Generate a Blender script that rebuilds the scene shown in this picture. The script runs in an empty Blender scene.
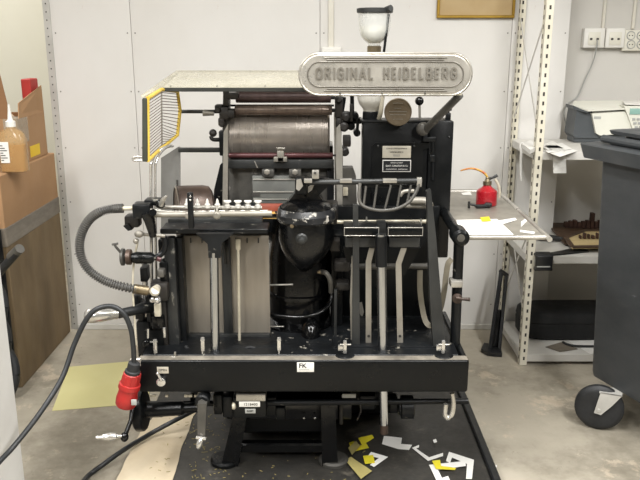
import bpy, bmesh, math, random
from mathutils import Vector, Matrix, noise
random.seed(7)
PI=math.pi
SC=bpy.context.scene; COL=SC.collection
# ---------------- camera model (640x480 frame) ----------------
F=750.0; PIT=math.radians(15.0); CAM=Vector((0,0,1.62))
cp,sp=math.cos(PIT),math.sin(PIT)
def ray(u,v):
    x=(u-320)/F; y=(240-v)/F
    return Vector((x,cp+y*sp,-sp+y*cp))
def P(u,v,Y):
    d=ray(u,v); return CAM+d*(Y/d.y)
def G(u,v,z=0.0):
    d=ray(u,v); return CAM+d*((z-CAM.z)/d.z)
def px(n,Y): return n/F*Y*1.04      # n pixels as metres at depth Y
cam=bpy.data.objects.new('camera',bpy.data.cameras.new('camera')); COL.objects.link(cam)
cam.location=CAM; cam.rotation_euler=(PI/2-PIT,0,0)
cam.data.sensor_width=36; cam.data.lens=36*F/640; cam.data.clip_start=.02
SC.camera=cam
SC.view_settings.view_transform='Standard'; SC.view_settings.look='None'
SC.view_settings.gamma=1; SC.view_settings.use_curve_mapping=False
# ---------------- materials ----------------
def lin(c):
    if isinstance(c,str):
        c=[int(c[i:i+2],16)/255 for i in (0,2,4)]
    return tuple([x/12.92 if x<=.04045 else ((x+.055)/1.055)**2.4 for x in c])+(1,)
MATS={}
def mk(name,c1,rough=.5,metal=0,c2=None,scale=6,amt=.5,thr=None,bump=0,bscale=40,wear=None,wthr=.64,wscale=9,
       stretch=(1,1,1),alpha=1,trans=0,emit=0,coat=0,rvar=.1,spec=None,ior=None):
    m=bpy.data.materials.new(name); m.use_nodes=True; nt=m.node_tree; N=nt.nodes; L=nt.links
    b=N['Principled BSDF']; MATS[name]=m
    tc=N.new('ShaderNodeTexCoord'); mp=N.new('ShaderNodeMapping'); L.new(tc.outputs['Object'],mp.inputs[0])
    mp.inputs['Scale'].default_value=stretch
    def noi(s,det=5,r=.6):
        n=N.new('ShaderNodeTexNoise'); n.inputs['Scale'].default_value=s; n.inputs['Detail'].default_value=det
        n.inputs['Roughness'].default_value=r; L.new(mp.outputs[0],n.inputs['Vector']); return n
    c1=lin(c1); c2=lin(c2) if c2 else tuple(x*.78 for x in c1[:3])+(1,)
    n1=noi(scale); rp=N.new('ShaderNodeValToRGB'); L.new(n1.outputs['Fac'],rp.inputs[0])
    e=rp.color_ramp.elements
    lo,hi=(.5-.3*(1-amt)-.05,.5+.3*(1-amt)+.05) if thr is None else thr
    e[0].position=lo; e[1].position=hi; e[0].color=c1; e[1].color=c2
    out=rp.outputs[0]
    if wear:
        n2=noi(wscale,8,.7); r2=N.new('ShaderNodeValToRGB'); L.new(n2.outputs['Fac'],r2.inputs[0])
        r2.color_ramp.elements[0].position=wthr; r2.color_ramp.elements[1].position=wthr+.05
        mx=N.new('ShaderNodeMixRGB'); L.new(r2.outputs[0],mx.inputs[0]); L.new(out,mx.inputs[1])
        mx.inputs[2].default_value=lin(wear); out=mx.outputs[0]
    L.new(out,b.inputs['Base Color'])
    b.inputs['Metallic'].default_value=metal; b.inputs['Roughness'].default_value=rough
    if rvar:
        n3=noi(scale*2.3); mr=N.new('ShaderNodeMapRange'); L.new(n3.outputs['Fac'],mr.inputs[0])
        mr.inputs['From Min'].default_value=.3; mr.inputs['From Max'].default_value=.7
        mr.inputs['To Min'].default_value=max(.03,rough-rvar); mr.inputs['To Max'].default_value=min(1,rough+rvar)
        L.new(mr.outputs[0],b.inputs['Roughness'])
    if bump:
        n4=noi(bscale,4); bp=N.new('ShaderNodeBump'); bp.inputs['Strength'].default_value=bump
        bp.inputs['Distance'].default_value=.004
        L.new(n4.outputs['Fac'],bp.inputs['Height']); L.new(bp.outputs[0],b.inputs['Normal'])
    if trans: b.inputs['Transmission Weight'].default_value=trans
    if alpha<1: b.inputs['Alpha'].default_value=alpha
    if spec is not None: b.inputs['Specular IOR Level'].default_value=spec
    if coat: b.inputs['Coat Weight'].default_value=coat; b.inputs['Coat Roughness'].default_value=.12
    if ior: b.inputs['IOR'].default_value=ior
    if emit: b.inputs['Emission Color'].default_value=c1; b.inputs['Emission Strength'].default_value=emit
    return m
M=MATS
mk('enamel','0d0f10',.34,0,'08090a',5,.4,spec=.24,bump=.15,bscale=60,wear='4d4a44',wthr=.68,wscale=14)
mk('enamel_worn','16181a',.38,0,'0b0c0d',7,.6,spec=.28,bump=.25,bscale=50,wear='8a867c',wthr=.62,wscale=22)
mk('enamel_gloss','090a0b',.22,0,'060607',4,.4,bump=.3,bscale=22,wear='5f5b54',wthr=.67,wscale=18,coat=.12,spec=.35)
mk('grease','2a2622',.5,0,'121110',9,.6,bump=.5,bscale=45,wear='5a5046',wthr=.62,wscale=25)
mk('iron','66635d',.5,.4,'43423f',7,.5,bump=.3,bscale=60,wear='85807a',wthr=.63,wscale=18)
mk('iron_dark','383938',.45,.3,'252626',7,.5,bump=.3,bscale=50,wear='75716a',wthr=.66,wscale=16)
mk('steel','bdbab2',.33,.6,'918d85',6,.5,bump=.1,bscale=90)
mk('steel_dull','a39e94',.42,.45,'7d7970',5,.5,bump=.15,bscale=60)
mk('plate','9f988c',.4,.45,'837b70',3,.4,bump=.05,bscale=40,stretch=(3,3,.5))
mk('chrome','dedcd8',.2,.75,'b0ada5',6,.5,rvar=.05)
mk('rim_worn','16171a',.35,0,'101112',9,wear='a39f96',wthr=.56,wscale=26)
mk('thumb','dad8d2',.35,.2,'c4c1b9',9)
mk('chrome_stripe','b9bcc0',.13,1,'a6a8ab',8,.5,stretch=(1,1,.4))
mk('disc_brass','6f6250',.45,.3,'5d523f',12,.5,bump=.3,bscale=90)
mk('cream_metal','cfc9b8',.4,.25,'a9a18c',14,.5)
mk('brass','8d8068',.38,.75,'6a5f4b',12,.5,bump=.15,bscale=80)
mk('copper_brown','54443a',.4,.4,'2e2622',12,.5)
mk('drum','aaa39a',.3,.5,'8c8279',2.2,.2,stretch=(2.5,.3,.3))
mk('roller','6a5654',.4,.2,'493b3a',8,.5,stretch=(3,1,1))
mk('roller_pale','8c7c70',.35,.4,'66584f',8,.5,stretch=(3,1,1))
mk('red_rod','5a3232',.4,.2,'45282a',8,.5)
mk('red_pad','80473a',.5,0,'8c4535',20,.5)
mk('yellow_pad','d8b36a',.5,0,'c09040',20,.5)
mk('alu','bab6ad',.32,.6,'a5a198',9,.5,bump=.08,bscale=60)
mk('alu_dark','5f5b54',.4,.4,'726e67',9,.5,bump=.1)
mk('alu_letter','5c574e',.5,.1,'6a665e',9,.5)
mk('plaque_alu','c4beb0',.4,.3,'b1ab9c',20,.5)
mk('plaque_ink','3a3833',.5)
mk('plaque_black','14161a',.35)
mk('white_ink','cfcdc8',.5)
mk('white_label','e8e7e2',.5,0,'dcdad4')
mk('black_ink','191919',.6)
mk('guard_yellow','d9bf5c',.5,0,'bd9b36',15,.5,wear='6d6040',wthr=.66,wscale=30)
mk('wire','6b5a50',.5,.3)
mk('guard_black','20211f',.45,0,'2a2b27',10)
mk('guard_olive','36392f',.5,0,'2a2c25',10)
mk('acrylic','c4bfac',.25,0,'b0ab97',6,.5,alpha=.6)
mk('glass','e9ebe6',.08,0,'dfe2dc',10,.5,alpha=.32,wear='8b867a',wthr=.66,wscale=18)
mk('powder','d4d2ca',.8,0,'b4b0a5',18,.5)
mk('rubber','151617',.6,0,'262729',12,bump=.2)
mk('rubber_hose','585652',.5,0,'3f3e3c',20)
mk('cable','26282a',.45,0,'1c1e20',12)
mk('grey_plastic','404244',.5,0,'36393b',5,bump=.1,wear='73777a',wthr=.69,wscale=6,stretch=(1,1,2))
mk('lid_plastic','4b4d4f',.45,0,'373b3e',5,bump=.1,wear='666a6c',wthr=.70,wscale=10)
mk('red_plastic','a82623',.4,0,'911c1b',10,.5)
mk('red_can','b3202a',.3,.1,'8d1620',9,.5,coat=.4)
mk('orange_tube','b95a35',.4,0,'c9a044',30,.9)
mk('label_clear','bdb6a4',.3,0,'a49d8b',10)
mk('wall_white','dbd9d5',.75,0,'cfccc6',1.6,.3,bump=.15,bscale=25,wear='b98a70',wthr=.735,wscale=7,stretch=(1,1,.6))
mk('wall_grey','cfccc6',.8,0,'c2bfb8',1.5,.3,bump=.2,bscale=18)
mk('wall_cream','d6d3c4',.8,0,'ccc8b8',1.2,.3)
mk('ceiling_white','dcdad6',.9,0,'d3d1cc',2)
mk('zinc','c4c2bc',.5,.2,'aeaca6',8)
mk('galvanised','7e7d79',.45,.2,'686662',6)
mk('chase_metal','757671',.45,.35,'5c5d5a',9,wear='a5a49c',wthr=.64,wscale=15)
mk('bed_dusty','8b8478',.6,.1,'5b564d',9,.8,bump=.3,bscale=40)
mk('hole','3a3733',.8)
mk('screw','8a8780',.5,.4)
mk('trunking','d8d4c8',.6,0,'cbc6b8',6)
mk('straw','a39560',.7)
mk('wall_room','8d8b86',.85,0,'85837e',3)
mk('column_worn','3c3d3d',.4,.2,'1c1e1f',9,.6,wear='8d8a82',wthr=.57,wscale=16,stretch=(1,1,.5))
mk('concrete','b0a898',.72,0,'958e7f',2.6,.7,bump=.35,bscale=30,wear='bfb29e',wthr=.585,wscale=4.2)
mk('mat_grimy','2d2c2a',.5,0,'45423c',4.5,.7,bump=.4,bscale=30,wear='77705f',wthr=.70,wscale=22)
mk('kraft_paper','d6c8ae',.8,0,'c3b295',4,.5,bump=.5,bscale=10,wear='a8946f',wthr=.66,wscale=7)
mk('yellow_paper','ddd79f',.75,0,'d5ce93',3,.4)
mk('cardboard','a98560',.85,0,'9b7855',3,.4,bump=.1)
mk('cardboard_dark','96714f',.85,0,'876445',3,.4)
mk('fibreboard','7d6a4e',.8,0,'62523b',5,.6,bump=.2,bscale=30,stretch=(1,1,.35))
mk('duct_tape','7c7468',.5,0,'6a6257',8,stretch=(1,1,3))
mk('clear_tape','c8bfae',.25,0,'b5a993',9,alpha=.5)
mk('yellow_label','e6c42c',.6,0,'dcb620')
mk('amber','b9792d',.2,0,'a96a22',5,alpha=.85)
mk('amber_clear','c9a877',.15,0,'bb9867',5,alpha=.5)
mk('white_plastic','e2e0da',.45,0,'d5d2ca',6)
mk('rack_paint','ddd8c8',.5,0,'cdc7b4',5,.5,wear='a59b86',wthr=.70,wscale=15)
mk('shelf_paint','d2d0ca',.55,0,'bfbcb4',4,.5)
mk('paper','e6e5e1',.75,0,'dad8d2',5)
mk('scanner_cream','d8d7cc',.45,0,'cfcec2',5)
mk('scanner_grey','4c5053',.5,0,'414548',5)
mk('lcd','7fa39a',.25,0,'8fb0a6',5)
mk('keys','a9aaa6',.5)
mk('wood_dark','54402f',.55,0,'3b2b20',9,.5,stretch=(1,4,4))
mk('wood_pale','c4b184',.6,0,'ac9669',9,.5,stretch=(1,4,4))
mk('rust_type','493024',.6,0,'33211a',15,.6)
mk('black_bag','151617',.75,0,'131415',8,.5,bump=.5,bscale=18)
mk('black_metal','101112',.4,0,'222325',9)
mk('belt_strap','8a8373',.6,0,'6f695b',9)
mk('poster_tan','b39c74',.75,0,'a88f66',7,.4)
mk('gold_frame','a8862f',.4,.5,'8d6f24',9)
mk('socket_cream','d9d6c9',.45,0,'d0ccbd',9)
mk('white_door','d5d4d0',.6,0,'c2c0bb',2.2,.5,wear='b0aaa0',wthr=.68,wscale=5)
mk('red_card','b5332c',.6)
mk('yellow_card','e2d32e',.7)
mk('olive_card','b0a468',.8,0,'978c55',9)
def speckle(m,cols,scale,pos,f):
    nt=m.node_tree;N=nt.nodes;L=nt.links;b=N['Principled BSDF'];src=b.inputs['Base Color'].links[0].from_socket
    tc=N.new('ShaderNodeTexCoord')
    n=N.new('ShaderNodeTexNoise');n.inputs['Scale'].default_value=scale;n.inputs['Detail'].default_value=8;n.inputs['Roughness'].default_value=.75;L.new(tc.outputs['Object'],n.inputs['Vector'])
    r=N.new('ShaderNodeValToRGB');r.color_ramp.elements[0].position=pos[0];r.color_ramp.elements[1].position=pos[1];L.new(n.outputs['Fac'],r.inputs[0])
    mu=N.new('ShaderNodeMath');mu.operation='MULTIPLY';mu.inputs[1].default_value=f;L.new(r.outputs[0],mu.inputs[0])
    x=N.new('ShaderNodeMixRGB');L.new(mu.outputs[0],x.inputs[0]);L.new(src,x.inputs[1]);x.inputs[2].default_value=lin(cols);L.new(x.outputs[0],b.inputs['Base Color'])
speckle(M['concrete'],'6a6253',1.3,(.5,.68),.55)
speckle(M['concrete'],'c4b8a4',9,(.60,.66),.5)
speckle(M['concrete'],'5f5849',28,(.62,.70),.5)
speckle(M['mat_grimy'],'7d766a',60,(.66,.72),.7)
speckle(M['mat_grimy'],'191817',2.2,(.46,.6),.7)
speckle(M['mat_grimy'],'6b655b',7,(.58,.68),.5)
speckle(M['wall_white'],'a9a196',2.5,(.66,.78),.35)
speckle(M['wall_white'],'a9765c',22,(.665,.73),.55)
speckle(M['enamel'],'5c5a55',70,(.72,.76),.7)
# ---------------- mesh builder ----------------
class MB:
    def __init__(s): s.bm=bmesh.new(); s.mats=[]; s.mi=0
    def mat(s,name):
        if name not in s.mats: s.mats.append(name)
        s.mi=s.mats.index(name); return s
    def face(s,vs):
        try:
            f=s.bm.faces.new(vs); f.material_index=s.mi; return f
        except ValueError: return None
    def take(s,t,mx=None):
        if mx is not None: bmesh.ops.transform(t,matrix=mx,verts=t.verts)
        mp={v:s.bm.verts.new(v.co) for v in t.verts}
        for f in t.faces: s.face([mp[v] for v in f.verts])
        t.free()
    def box(s,c,size,rot=None,bev=.002,seg=1):
        t=bmesh.new(); bmesh.ops.create_cube(t,size=1)
        bmesh.ops.scale(t,vec=size,verts=t.verts)
        b=min(bev,min(size)*.3)
        if b>0: bmesh.ops.bevel(t,geom=t.edges[:],offset=b,segments=seg,affect='EDGES',profile=.5)
        mx=Matrix.Translation(c)
        if rot is not None: mx=mx@(rot if isinstance(rot,Matrix) else Matrix.Rotation(rot,4,'Z'))
        s.take(t,mx); return s
    def wbox(s,x0,x1,y0,y1,z0,z1,bev=.002,seg=1):
        return s.box(((x0+x1)/2,(y0+y1)/2,(z0+z1)/2),(abs(x1-x0),abs(y1-y0),abs(z1-z0)),None,bev,seg)
    def pbox(s,u0,v0,u1,v1,Y,d,bev=.003,seg=2):
        vm=(v0+v1)/2; um=(u0+u1)/2
        return s.wbox(P(u0,vm,Y).x,P(u1,vm,Y).x,Y,Y+d,P(um,v1,Y).z,P(um,v0,Y).z,bev,seg)
    def bar(s,a,b,w,h,bev=.001):          # rectangular bar from a to b
        a,b=Vector(a),Vector(b); d=b-a; q=d.to_track_quat('Z','Y').to_matrix().to_4x4()
        return s.box((a+b)/2,(w,h,d.length),q,bev)
    def tube(s,pts,r,n=14,smooth=0,cap=True,flat=None):
        pts=[Vector(p) for p in pts]; rs=list(r) if isinstance(r,(list,tuple)) else [r]*len(pts)
        if smooth and len(pts)>2:
            q=[];rr=[]
            for i in range(len(pts)-1):
                p0=pts[max(i-1,0)];p1=pts[i];p2=pts[i+1];p3=pts[min(i+2,len(pts)-1)]
                for k in range(smooth):
                    t=k/smooth
                    q.append(.5*((2*p1)+(p2-p0)*t+(2*p0-5*p1+4*p2-p3)*t*t+(3*p1-p0-3*p2+p3)*t**3))
                    rr.append(rs[i]*(1-t)+rs[i+1]*t)
            q.append(pts[-1]);rr.append(rs[-1]); pts,rs=q,rr
        T=[]
        for i in range(len(pts)):
            d=pts[min(i+1,len(pts)-1)]-pts[max(i-1,0)]; T.append(d.normalized() if d.length>1e-9 else (T[-1] if T else Vector((0,0,1))))
        up=Vector((0,0,1)) if abs(T[0].z)<.9 else Vector((1,0,0))
        nrm=(up-T[0]*up.dot(T[0])).normalized(); rings=[]
        for i,p in enumerate(pts):
            nrm=(nrm-T[i]*nrm.dot(T[i])).normalized(); bi=T[i].cross(nrm)
            fx,fy=(1,1) if flat is None else flat
            rings.append([s.bm.verts.new(p+(nrm*math.cos(2*PI*k/n)*fx+bi*math.sin(2*PI*k/n)*fy)*rs[i]) for k in range(n)])
        for a,b in zip(rings,rings[1:]):
            for k in range(n): s.face([a[k],a[(k+1)%n],b[(k+1)%n],b[k]])
        if cap: s.face(rings[0][::-1]); s.face(rings[-1])
        return s
    def ptube(s,pts,r,n=14,smooth=0,**k): return s.tube([P(*p) for p in pts],r,n,smooth,**k)
    def lathe(s,o,ax,prof,n=28,cap=True):  # prof: (distance along axis, radius); duplicates keep edges
        o=Vector(o); ax=Vector(ax).normalized()
        return s.tube_prof(o,ax,prof,n,cap)
    def tube_prof(s,o,ax,prof,n,cap):
        up=Vector((0,0,1)) if abs(ax.z)<.9 else Vector((1,0,0))
        a=(up-ax*up.dot(ax)).normalized(); b=ax.cross(a); rings=[]
        for t,r in prof:
            r=max(r,1e-4); rings.append([s.bm.verts.new(o+ax*t+(a*math.cos(2*PI*k/n)+b*math.sin(2*PI*k/n))*r) for k in range(n)])
        for q,w in zip(rings,rings[1:]):
            for k in range(n): s.face([q[k],q[(k+1)%n],w[(k+1)%n],w[k]])
        if cap: s.face(rings[0][::-1]); s.face(rings[-1])
        return s
    def cyl(s,a,b,r,n=20,bev=.12):
        a,b=Vector(a),Vector(b); L=(b-a).length; c=min(r*bev,L*.2)
        return s.lathe(a,b-a,[(0,r-c),(c,r),(L-c,r),(L,r-c)],n)
    def ball(s,c,r,sc=(1,1,1),n=16):
        t=bmesh.new(); bmesh.ops.create_uvsphere(t,u_segments=n,v_segments=n//2+2,radius=r)
        s.take(t,Matrix.Translation(c)@Matrix.Diagonal((*sc,1))); return s
    def poly(s,pts,ext):                   # planar polygon extruded by vector ext
        ext=Vector(ext); a=[s.bm.verts.new(Vector(p)) for p in pts]; b=[s.bm.verts.new(Vector(p)+ext) for p in pts]
        n=len(a); s.face(a[::-1]); s.face(b)
        for i in range(n): s.face([a[i],a[(i+1)%n],b[(i+1)%n],b[i]])
        return s
    def ppoly(s,pts,Y,d): return s.poly([P(u,v,Y) for u,v in pts],(0,d,0))
    def loft(s,rings,n=28,cap=True):       # rings: (x,y,z,rx,ry[,power])
        R=[]
        for r in rings:
            x,y,z,rx,ry=r[:5]; pw=r[5] if len(r)>5 else 1
            L=[]
            for k in range(n):
                a=2*PI*k/n; c,d=math.cos(a),math.sin(a)
                L.append(s.bm.verts.new((x+rx*math.copysign(abs(c)**pw,c),y+ry*math.copysign(abs(d)**pw,d),z)))
            R.append(L)
        for q,w in zip(R,R[1:]):
            for k in range(n): s.face([q[k],q[(k+1)%n],w[(k+1)%n],w[k]])
        if cap: s.face(R[0][::-1]); s.face(R[-1])
        return s
    def sheet(s,pts,th=.0006,curl=0,sub=6):  # quad sheet (4 corners) with gentle waviness
        a,b,c,d=[Vector(p) for p in pts]; g=[]
        for i in range(sub+1):
            row=[]
            for j in range(sub+1):
                u,v=i/sub,j/sub; p=(a*(1-u)+b*u)*(1-v)+(d*(1-u)+c*u)*v
                p=p+Vector((0,0,abs(noise.noise(p*9))*curl+th)); row.append(s.bm.verts.new(p))
            g.append(row)
        for i in range(sub):
            for j in range(sub): s.face([g[i][j],g[i+1][j],g[i+1][j+1],g[i][j+1]])
        r=bmesh.ops.solidify(s.bm,geom=s.bm.faces[:],thickness=th) if th else None
        return s
    def sep(s,name,mat=None,parent=None,smooth=35,**tags):  # every loose piece becomes a part of its own
        s.bm.verts.index_update(); seen=set(); r=None; allv=list(s.bm.verts)
        for v0 in allv:
            if v0 in seen: continue
            st_=[v0]; comp=set([v0])
            while st_:
                v=st_.pop()
                for e in v.link_edges:
                    w=e.other_vert(v)
                    if w not in comp: comp.add(w); st_.append(w)
            seen|=comp
            m=MB(); mp={v:m.bm.verts.new(v.co) for v in allv if v in comp}
            for f in s.bm.faces:
                if f.verts[0] in comp: m.face([mp[v] for v in f.verts])
            r=m.build(name,mat,parent,smooth,**tags)
        s.bm.free(); return r
    def build(s,name,mat=None,parent=None,smooth=35,**tags):
        bm=s.bm
        if mat and not s.mats: s.mats=[mat]
        bmesh.ops.recalc_face_normals(bm,faces=bm.faces)
        off=parent_loc(parent) if parent is not None else None
        if off is None:
            xs=[v.co for v in bm.verts]
            off=Vector(((min(p.x for p in xs)+max(p.x for p in xs))/2,(min(p.y for p in xs)+max(p.y for p in xs))/2,min(p.z for p in xs)))
        bmesh.ops.translate(bm,vec=-off,verts=bm.verts)
        me=bpy.data.meshes.new(name); bm.to_mesh(me); bm.free()
        for k in s.mats: me.materials.append(M[k])
        o=bpy.data.objects.new(name,me); COL.objects.link(o)
        if parent is not None: o.parent=parent
        else: o.location=off
        if smooth:
            me.polygons.foreach_set('use_smooth',[True]*len(me.polygons))
            try: me.set_sharp_from_angle(angle=math.radians(smooth))
            except Exception: pass
        for k,v in tags.items(): o[k]=v
        return o
def parent_loc(o):
    l=Vector((0,0,0))
    while o is not None: l=l+o.location; o=o.parent
    return l
def thing(name,label,cat,loc,group=None):
    o=bpy.data.objects.new(name,None); COL.objects.link(o); o.location=loc; o.empty_display_size=.05
    o['label']=label; o['category']=cat
    if group: o['group']=group
    return o
def tag(o,label,cat,group=None):
    o['label']=label; o['category']=cat
    if group: o['group']=group
    return o
def copy_tree(o,parent=None):
    c=o.copy(); COL.objects.link(c)
    if parent is not None: c.parent=parent
    for ch in [x for x in bpy.data.objects if x.parent==o]: copy_tree(ch,c)
    return c
def text(name,s,size,loc,mat,parent=None,rot=(PI/2,0,0),ext=.0005,off=0,align='CENTER',sx=1,**tags):
    cu=bpy.data.curves.new(name,'FONT'); cu.body=s; cu.size=size; cu.extrude=ext; cu.offset=off
    cu.align_x=align; cu.align_y='CENTER'; cu.resolution_u=3
    t=bpy.data.objects.new('t',cu); COL.objects.link(t)
    dg=bpy.context.evaluated_depsgraph_get(); me=bpy.data.meshes.new_from_object(t.evaluated_get(dg))
    bpy.data.objects.remove(t)
    mx=Matrix.Translation(loc)@Matrix(rot.to_4x4() if isinstance(rot,Matrix) else __import__('mathutils').Euler(rot).to_matrix().to_4x4())@Matrix.Diagonal((sx,1,1,1))
    me.transform(mx); me.name=name
    b=MB(); b.bm.from_mesh(me); bpy.data.meshes.remove(me)
    for f in b.bm.faces: f.material_index=0
    b.mats=[mat]
    return b.build(name,mat,parent,smooth=0,**tags)
def pb(name,mat,par,u0,v0,u1,v1,Y,d,bev=.003,**t): return MB().pbox(u0,v0,u1,v1,Y,d,bev).build(name,mat,par,**t)
def pt(name,mat,par,pts,r,n=16,smooth=0,**t): return MB().ptube(pts,r,n,smooth).build(name,mat,par,**t)
def pp(name,mat,par,pts,Y,d,**t): return MB().ppoly(pts,Y,d).build(name,mat,par,smooth=0,**t)
# ================= SETTING =================
YW=4.2; YP=4.06; PXL=-1.435
def st(o): o['kind']='structure'; return o
st(MB().wbox(-3.6,4.0,-5.6,5.7,-.1,0,0).build('floor','concrete'))
st(MB().wbox(-3.6,4.0,-5.6,5.7,2.95,3.05,0).build('ceiling','ceiling_white'))
st(MB().wbox(PXL+.03,4.0,YW,YW+.1,0,2.95,0).build('wall_back','wall_grey'))
st(MB().wbox(-3.6,PXL+.03,5.6,5.7,0,2.95,0).build('wall_far','wall_cream'))
st(MB().wbox(-3.7,-3.6,-5.6,5.7,0,2.95,0).build('wall_left','wall_room'))
st(MB().wbox(4.0,4.1,-5.6,YW+.1,0,2.95,0).build('wall_right','wall_room'))
st(MB().wbox(-3.7,4.1,-5.7,-5.6,0,2.95,0).build('wall_front','wall_room'))
st(MB().wbox(PXL+.03,PXL+.13,YW+.1,5.6,0,2.95,0).build('wall_alcove','wall_cream'))
# white boarding on the wall, in sheets with seams and screw rows
XR=1.3
seams=[PXL+.035,-.985,.0,1.0,XR]
for i in range(4):
    b=MB().mat('wall_white'); b.wbox(seams[i]+.001,seams[i+1]-.001,YP,YW,.02,2.95,.0015)
    b.mat('screw')
    for xx in (seams[i]+.02,seams[i+1]-.02):
        for k in range(9): b.cyl((xx,YP+.001,.15+k*.3),(xx,YP-.0015,.15+k*.3),.004,8)
    st(b.build('trim_%d'%(i+1)))
b=MB().mat('wall_white'); b.wbox(seams[2]+.1,seams[2]+.1,YP,YP,0,0,0) if 0 else None
# perforated angle strip on the free end of the boarding
b=MB().mat('zinc'); b.wbox(PXL,PXL+.037,YP-.004,YP+.001,0,2.75,.0005); b.wbox(PXL,PXL+.003,YP,YW+.1,0,2.75,.0005)
b.mat('hole')
for k in range(66):
    z=.03+k*.041; b.wbox(PXL+.014,PXL+.020,YP-.0046,YP-.003,z,z+.007,.0)
st(b.build('trim_5'))
st(MB().wbox(PXL+.04,XR,YP-.012,YP-.0005,0,.03,.002).build('baseboard_back','shelf_paint'))
# cable trunking and small wall box behind the press
a=P(331,30,YP)
st(MB().wbox(a.x-.014,a.x+.014,YP-.016,YP-.0005,P(331,52,YP).z,2.74,.003).build('trim_6','trunking'))
# ---- things on the wall ----
b=MB(); b.pbox(322,47,341,56,YP-.036,.036,.004,3)
o=b.build('junction_box','white_plastic'); tag(o,'small white junction box on the wall just above the sign of the press','junction box')
# framed board
fr=thing('framed_board','tan board in a thin gold frame on the white wall at the top','notice board',P(476,16,YP-.03))
x0,x1=P(437,10,YP-.02).x,P(515,10,YP-.02).x; zb=P(470,18,YP-.02).z; zt=zb+.5
MB().wbox(x0+.01,x1-.01,YP-.014,YP-.004,zb+.01,zt-.01,.001).build('board','poster_tan',fr)
b=MB()
b.wbox(x0,x1,YP-.024,YP-.002,zb,zb+.014).wbox(x0,x1,YP-.024,YP-.002,zt-.014,zt).wbox(x0,x0+.014,YP-.024,YP-.002,zb+.014,zt-.014).wbox(x1-.014,x1,YP-.024,YP-.002,zb+.014,zt-.014)
b.build('frame','gold_frame',fr)
# data outlets and power sockets on the grey wall
def outlet(u0,u1,label):
    t=thing('data_outlet',label,'outlet',P((u0+u1)/2,48,YW-.01),'white data outlets on the grey wall')
    MB().pbox(u0,28,u1,48,YW-.045,.0445,.006,3).build('housing','white_plastic',t)
    c=(u0+u1)/2
    f=MB().pbox(c-6,32,c+6,45,YW-.048,.004,.002).build('face_plate','socket_cream',t)
    b=MB()
    for du in (-3.2,3.2): b.pbox(c+du-1.2,38,c+du+1.2,40,YW-.0495,.003,.0005)
    b.sep('port','hole',f)
    return t
outlet(584,605,'white data outlet with a thin grey cable plugged in, left of the pair')
outlet(606,625,'white data outlet with no cable, next to the cream power socket block')
t=thing('power_socket_block','cream wall block of round power sockets at the right edge','power socket',P(634,50,YW-.01))
MB().pbox(623,30,652,51,YW-.03,.0295,.005,3).build('housing','socket_cream',t)
for uu in (631,641):
    for vv in (35.5,44.5):
        c=P(uu,vv,YW-.031)
        s_=MB().lathe(c,(0,1,0),[(-.003,.019),(-.003,.022),(0,.0235),(.002,.0235)],24,False).build('socket','keys',t)
        MB().cyl(c+Vector((-.008,-.001,0)),c+Vector((-.008,.002,0)),.003,10).cyl(c+Vector((.008,-.001,0)),c+Vector((.008,.002,0)),.003,10).sep('contact_hole','hole',s_)
for k,(uu,lb) in enumerate(((603,'thin cream conduit running up the grey wall from the data outlets'),(633,'thin cream conduit running up the grey wall from the power sockets'))):
    c=P(uu,29,YW-.012); o=MB().wbox(c.x-.008,c.x+.008,YW-.014,YW-.0005,c.z,2.74,.003).build('cable_conduit','trunking'); tag(o,lb,'conduit','conduits on the grey wall')
o=MB().ptube([(597,40,YW-.05),(597,45,YW-.06),(593,62,YW-.02),(584,82,YW-.012),(578,96,YW-.012),(568,104,YW-.03),(564,115,YW-.04),(568,128,YW-.05),(574,134,YW-.1)],.0035,8,6).build('network_cable','keys')
tag(o,'thin grey data cable hanging from the wall outlet to the shelf','cable')
# ================= LEFT SIDE: crate, boxes =================
cr=thing('tall_crate','tall brown fibreboard crate with a taped cardboard top at the left','crate',(-1.76,3.66,0))
MB().wbox(-2.1,PXL+.005,3.3,4.02,.0,.71,.004).build('crate_body','fibreboard',cr)
MB().wbox(-2.103,PXL+.008,3.297,4.023,.70,.79,.004).build('tape_band','duct_tape',cr,label='grey tape band')
b=MB(); b.wbox(-2.1,PXL+.005,3.3,4.02,.785,1.03,.004); b.build('cardboard_top','cardboard',cr)
MB().wbox(-2.09,PXL-.012,3.288,3.297,.01,.785,.001).build('dark_opening_panel','black_metal',cr,label='black panel in place of the dark open front')  # black sheet stands in for the shade inside the crate's open front
# open carton on the crate
ct=thing('open_carton','open cardboard carton with raised flap and yellow label on the tall crate','box',(-1.66,3.8,1.03))
X0,X1,Y0,Y1,z0,z1=-1.95,-1.45,3.62,3.98,1.031,1.25
MB().wbox(X0,X1,Y0,Y0+.005,z0,z1,.001).wbox(X0,X1,Y1-.005,Y1,z0,z1,.001).wbox(X0,X0+.005,Y0,Y1,z0,z1,.001).wbox(X1-.005,X1,Y0,Y1,z0,z1,.001).wbox(X0,X1,Y0,Y1,z0,z0+.005,.001).build('carton_body','cardboard',ct)
b=MB().poly([(X1,Y0+.02,z1),(X1,Y1,z1),(X1+.01,Y1-.03,z1+.14),(X1-.01,Y0+.06,z1+.07)],(-.004,0,0)); b.build('flap','cardboard',ct,smooth=0)
b=MB().poly([(X0,Y0,z1),(-1.48,Y0,z1),(-1.50,Y0-.04,z1+.25),(X0,Y0-.04,z1+.27)],(0,.004,0)); b.build('flap','cardboard_dark',ct,smooth=0)
b=MB().wbox(X1,X1+.0015,Y0+.12,Y0+.25,z0+.015,z0+.07,0); b.build('yellow_sticker','yellow_label',ct,label='yellow sticker')
b=MB().wbox(X1-.07,X1+.0015,Y0-.001,Y0+.12,z1-.12,z1+.0,0); b.build('packing_tape','clear_tape',ct)
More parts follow.
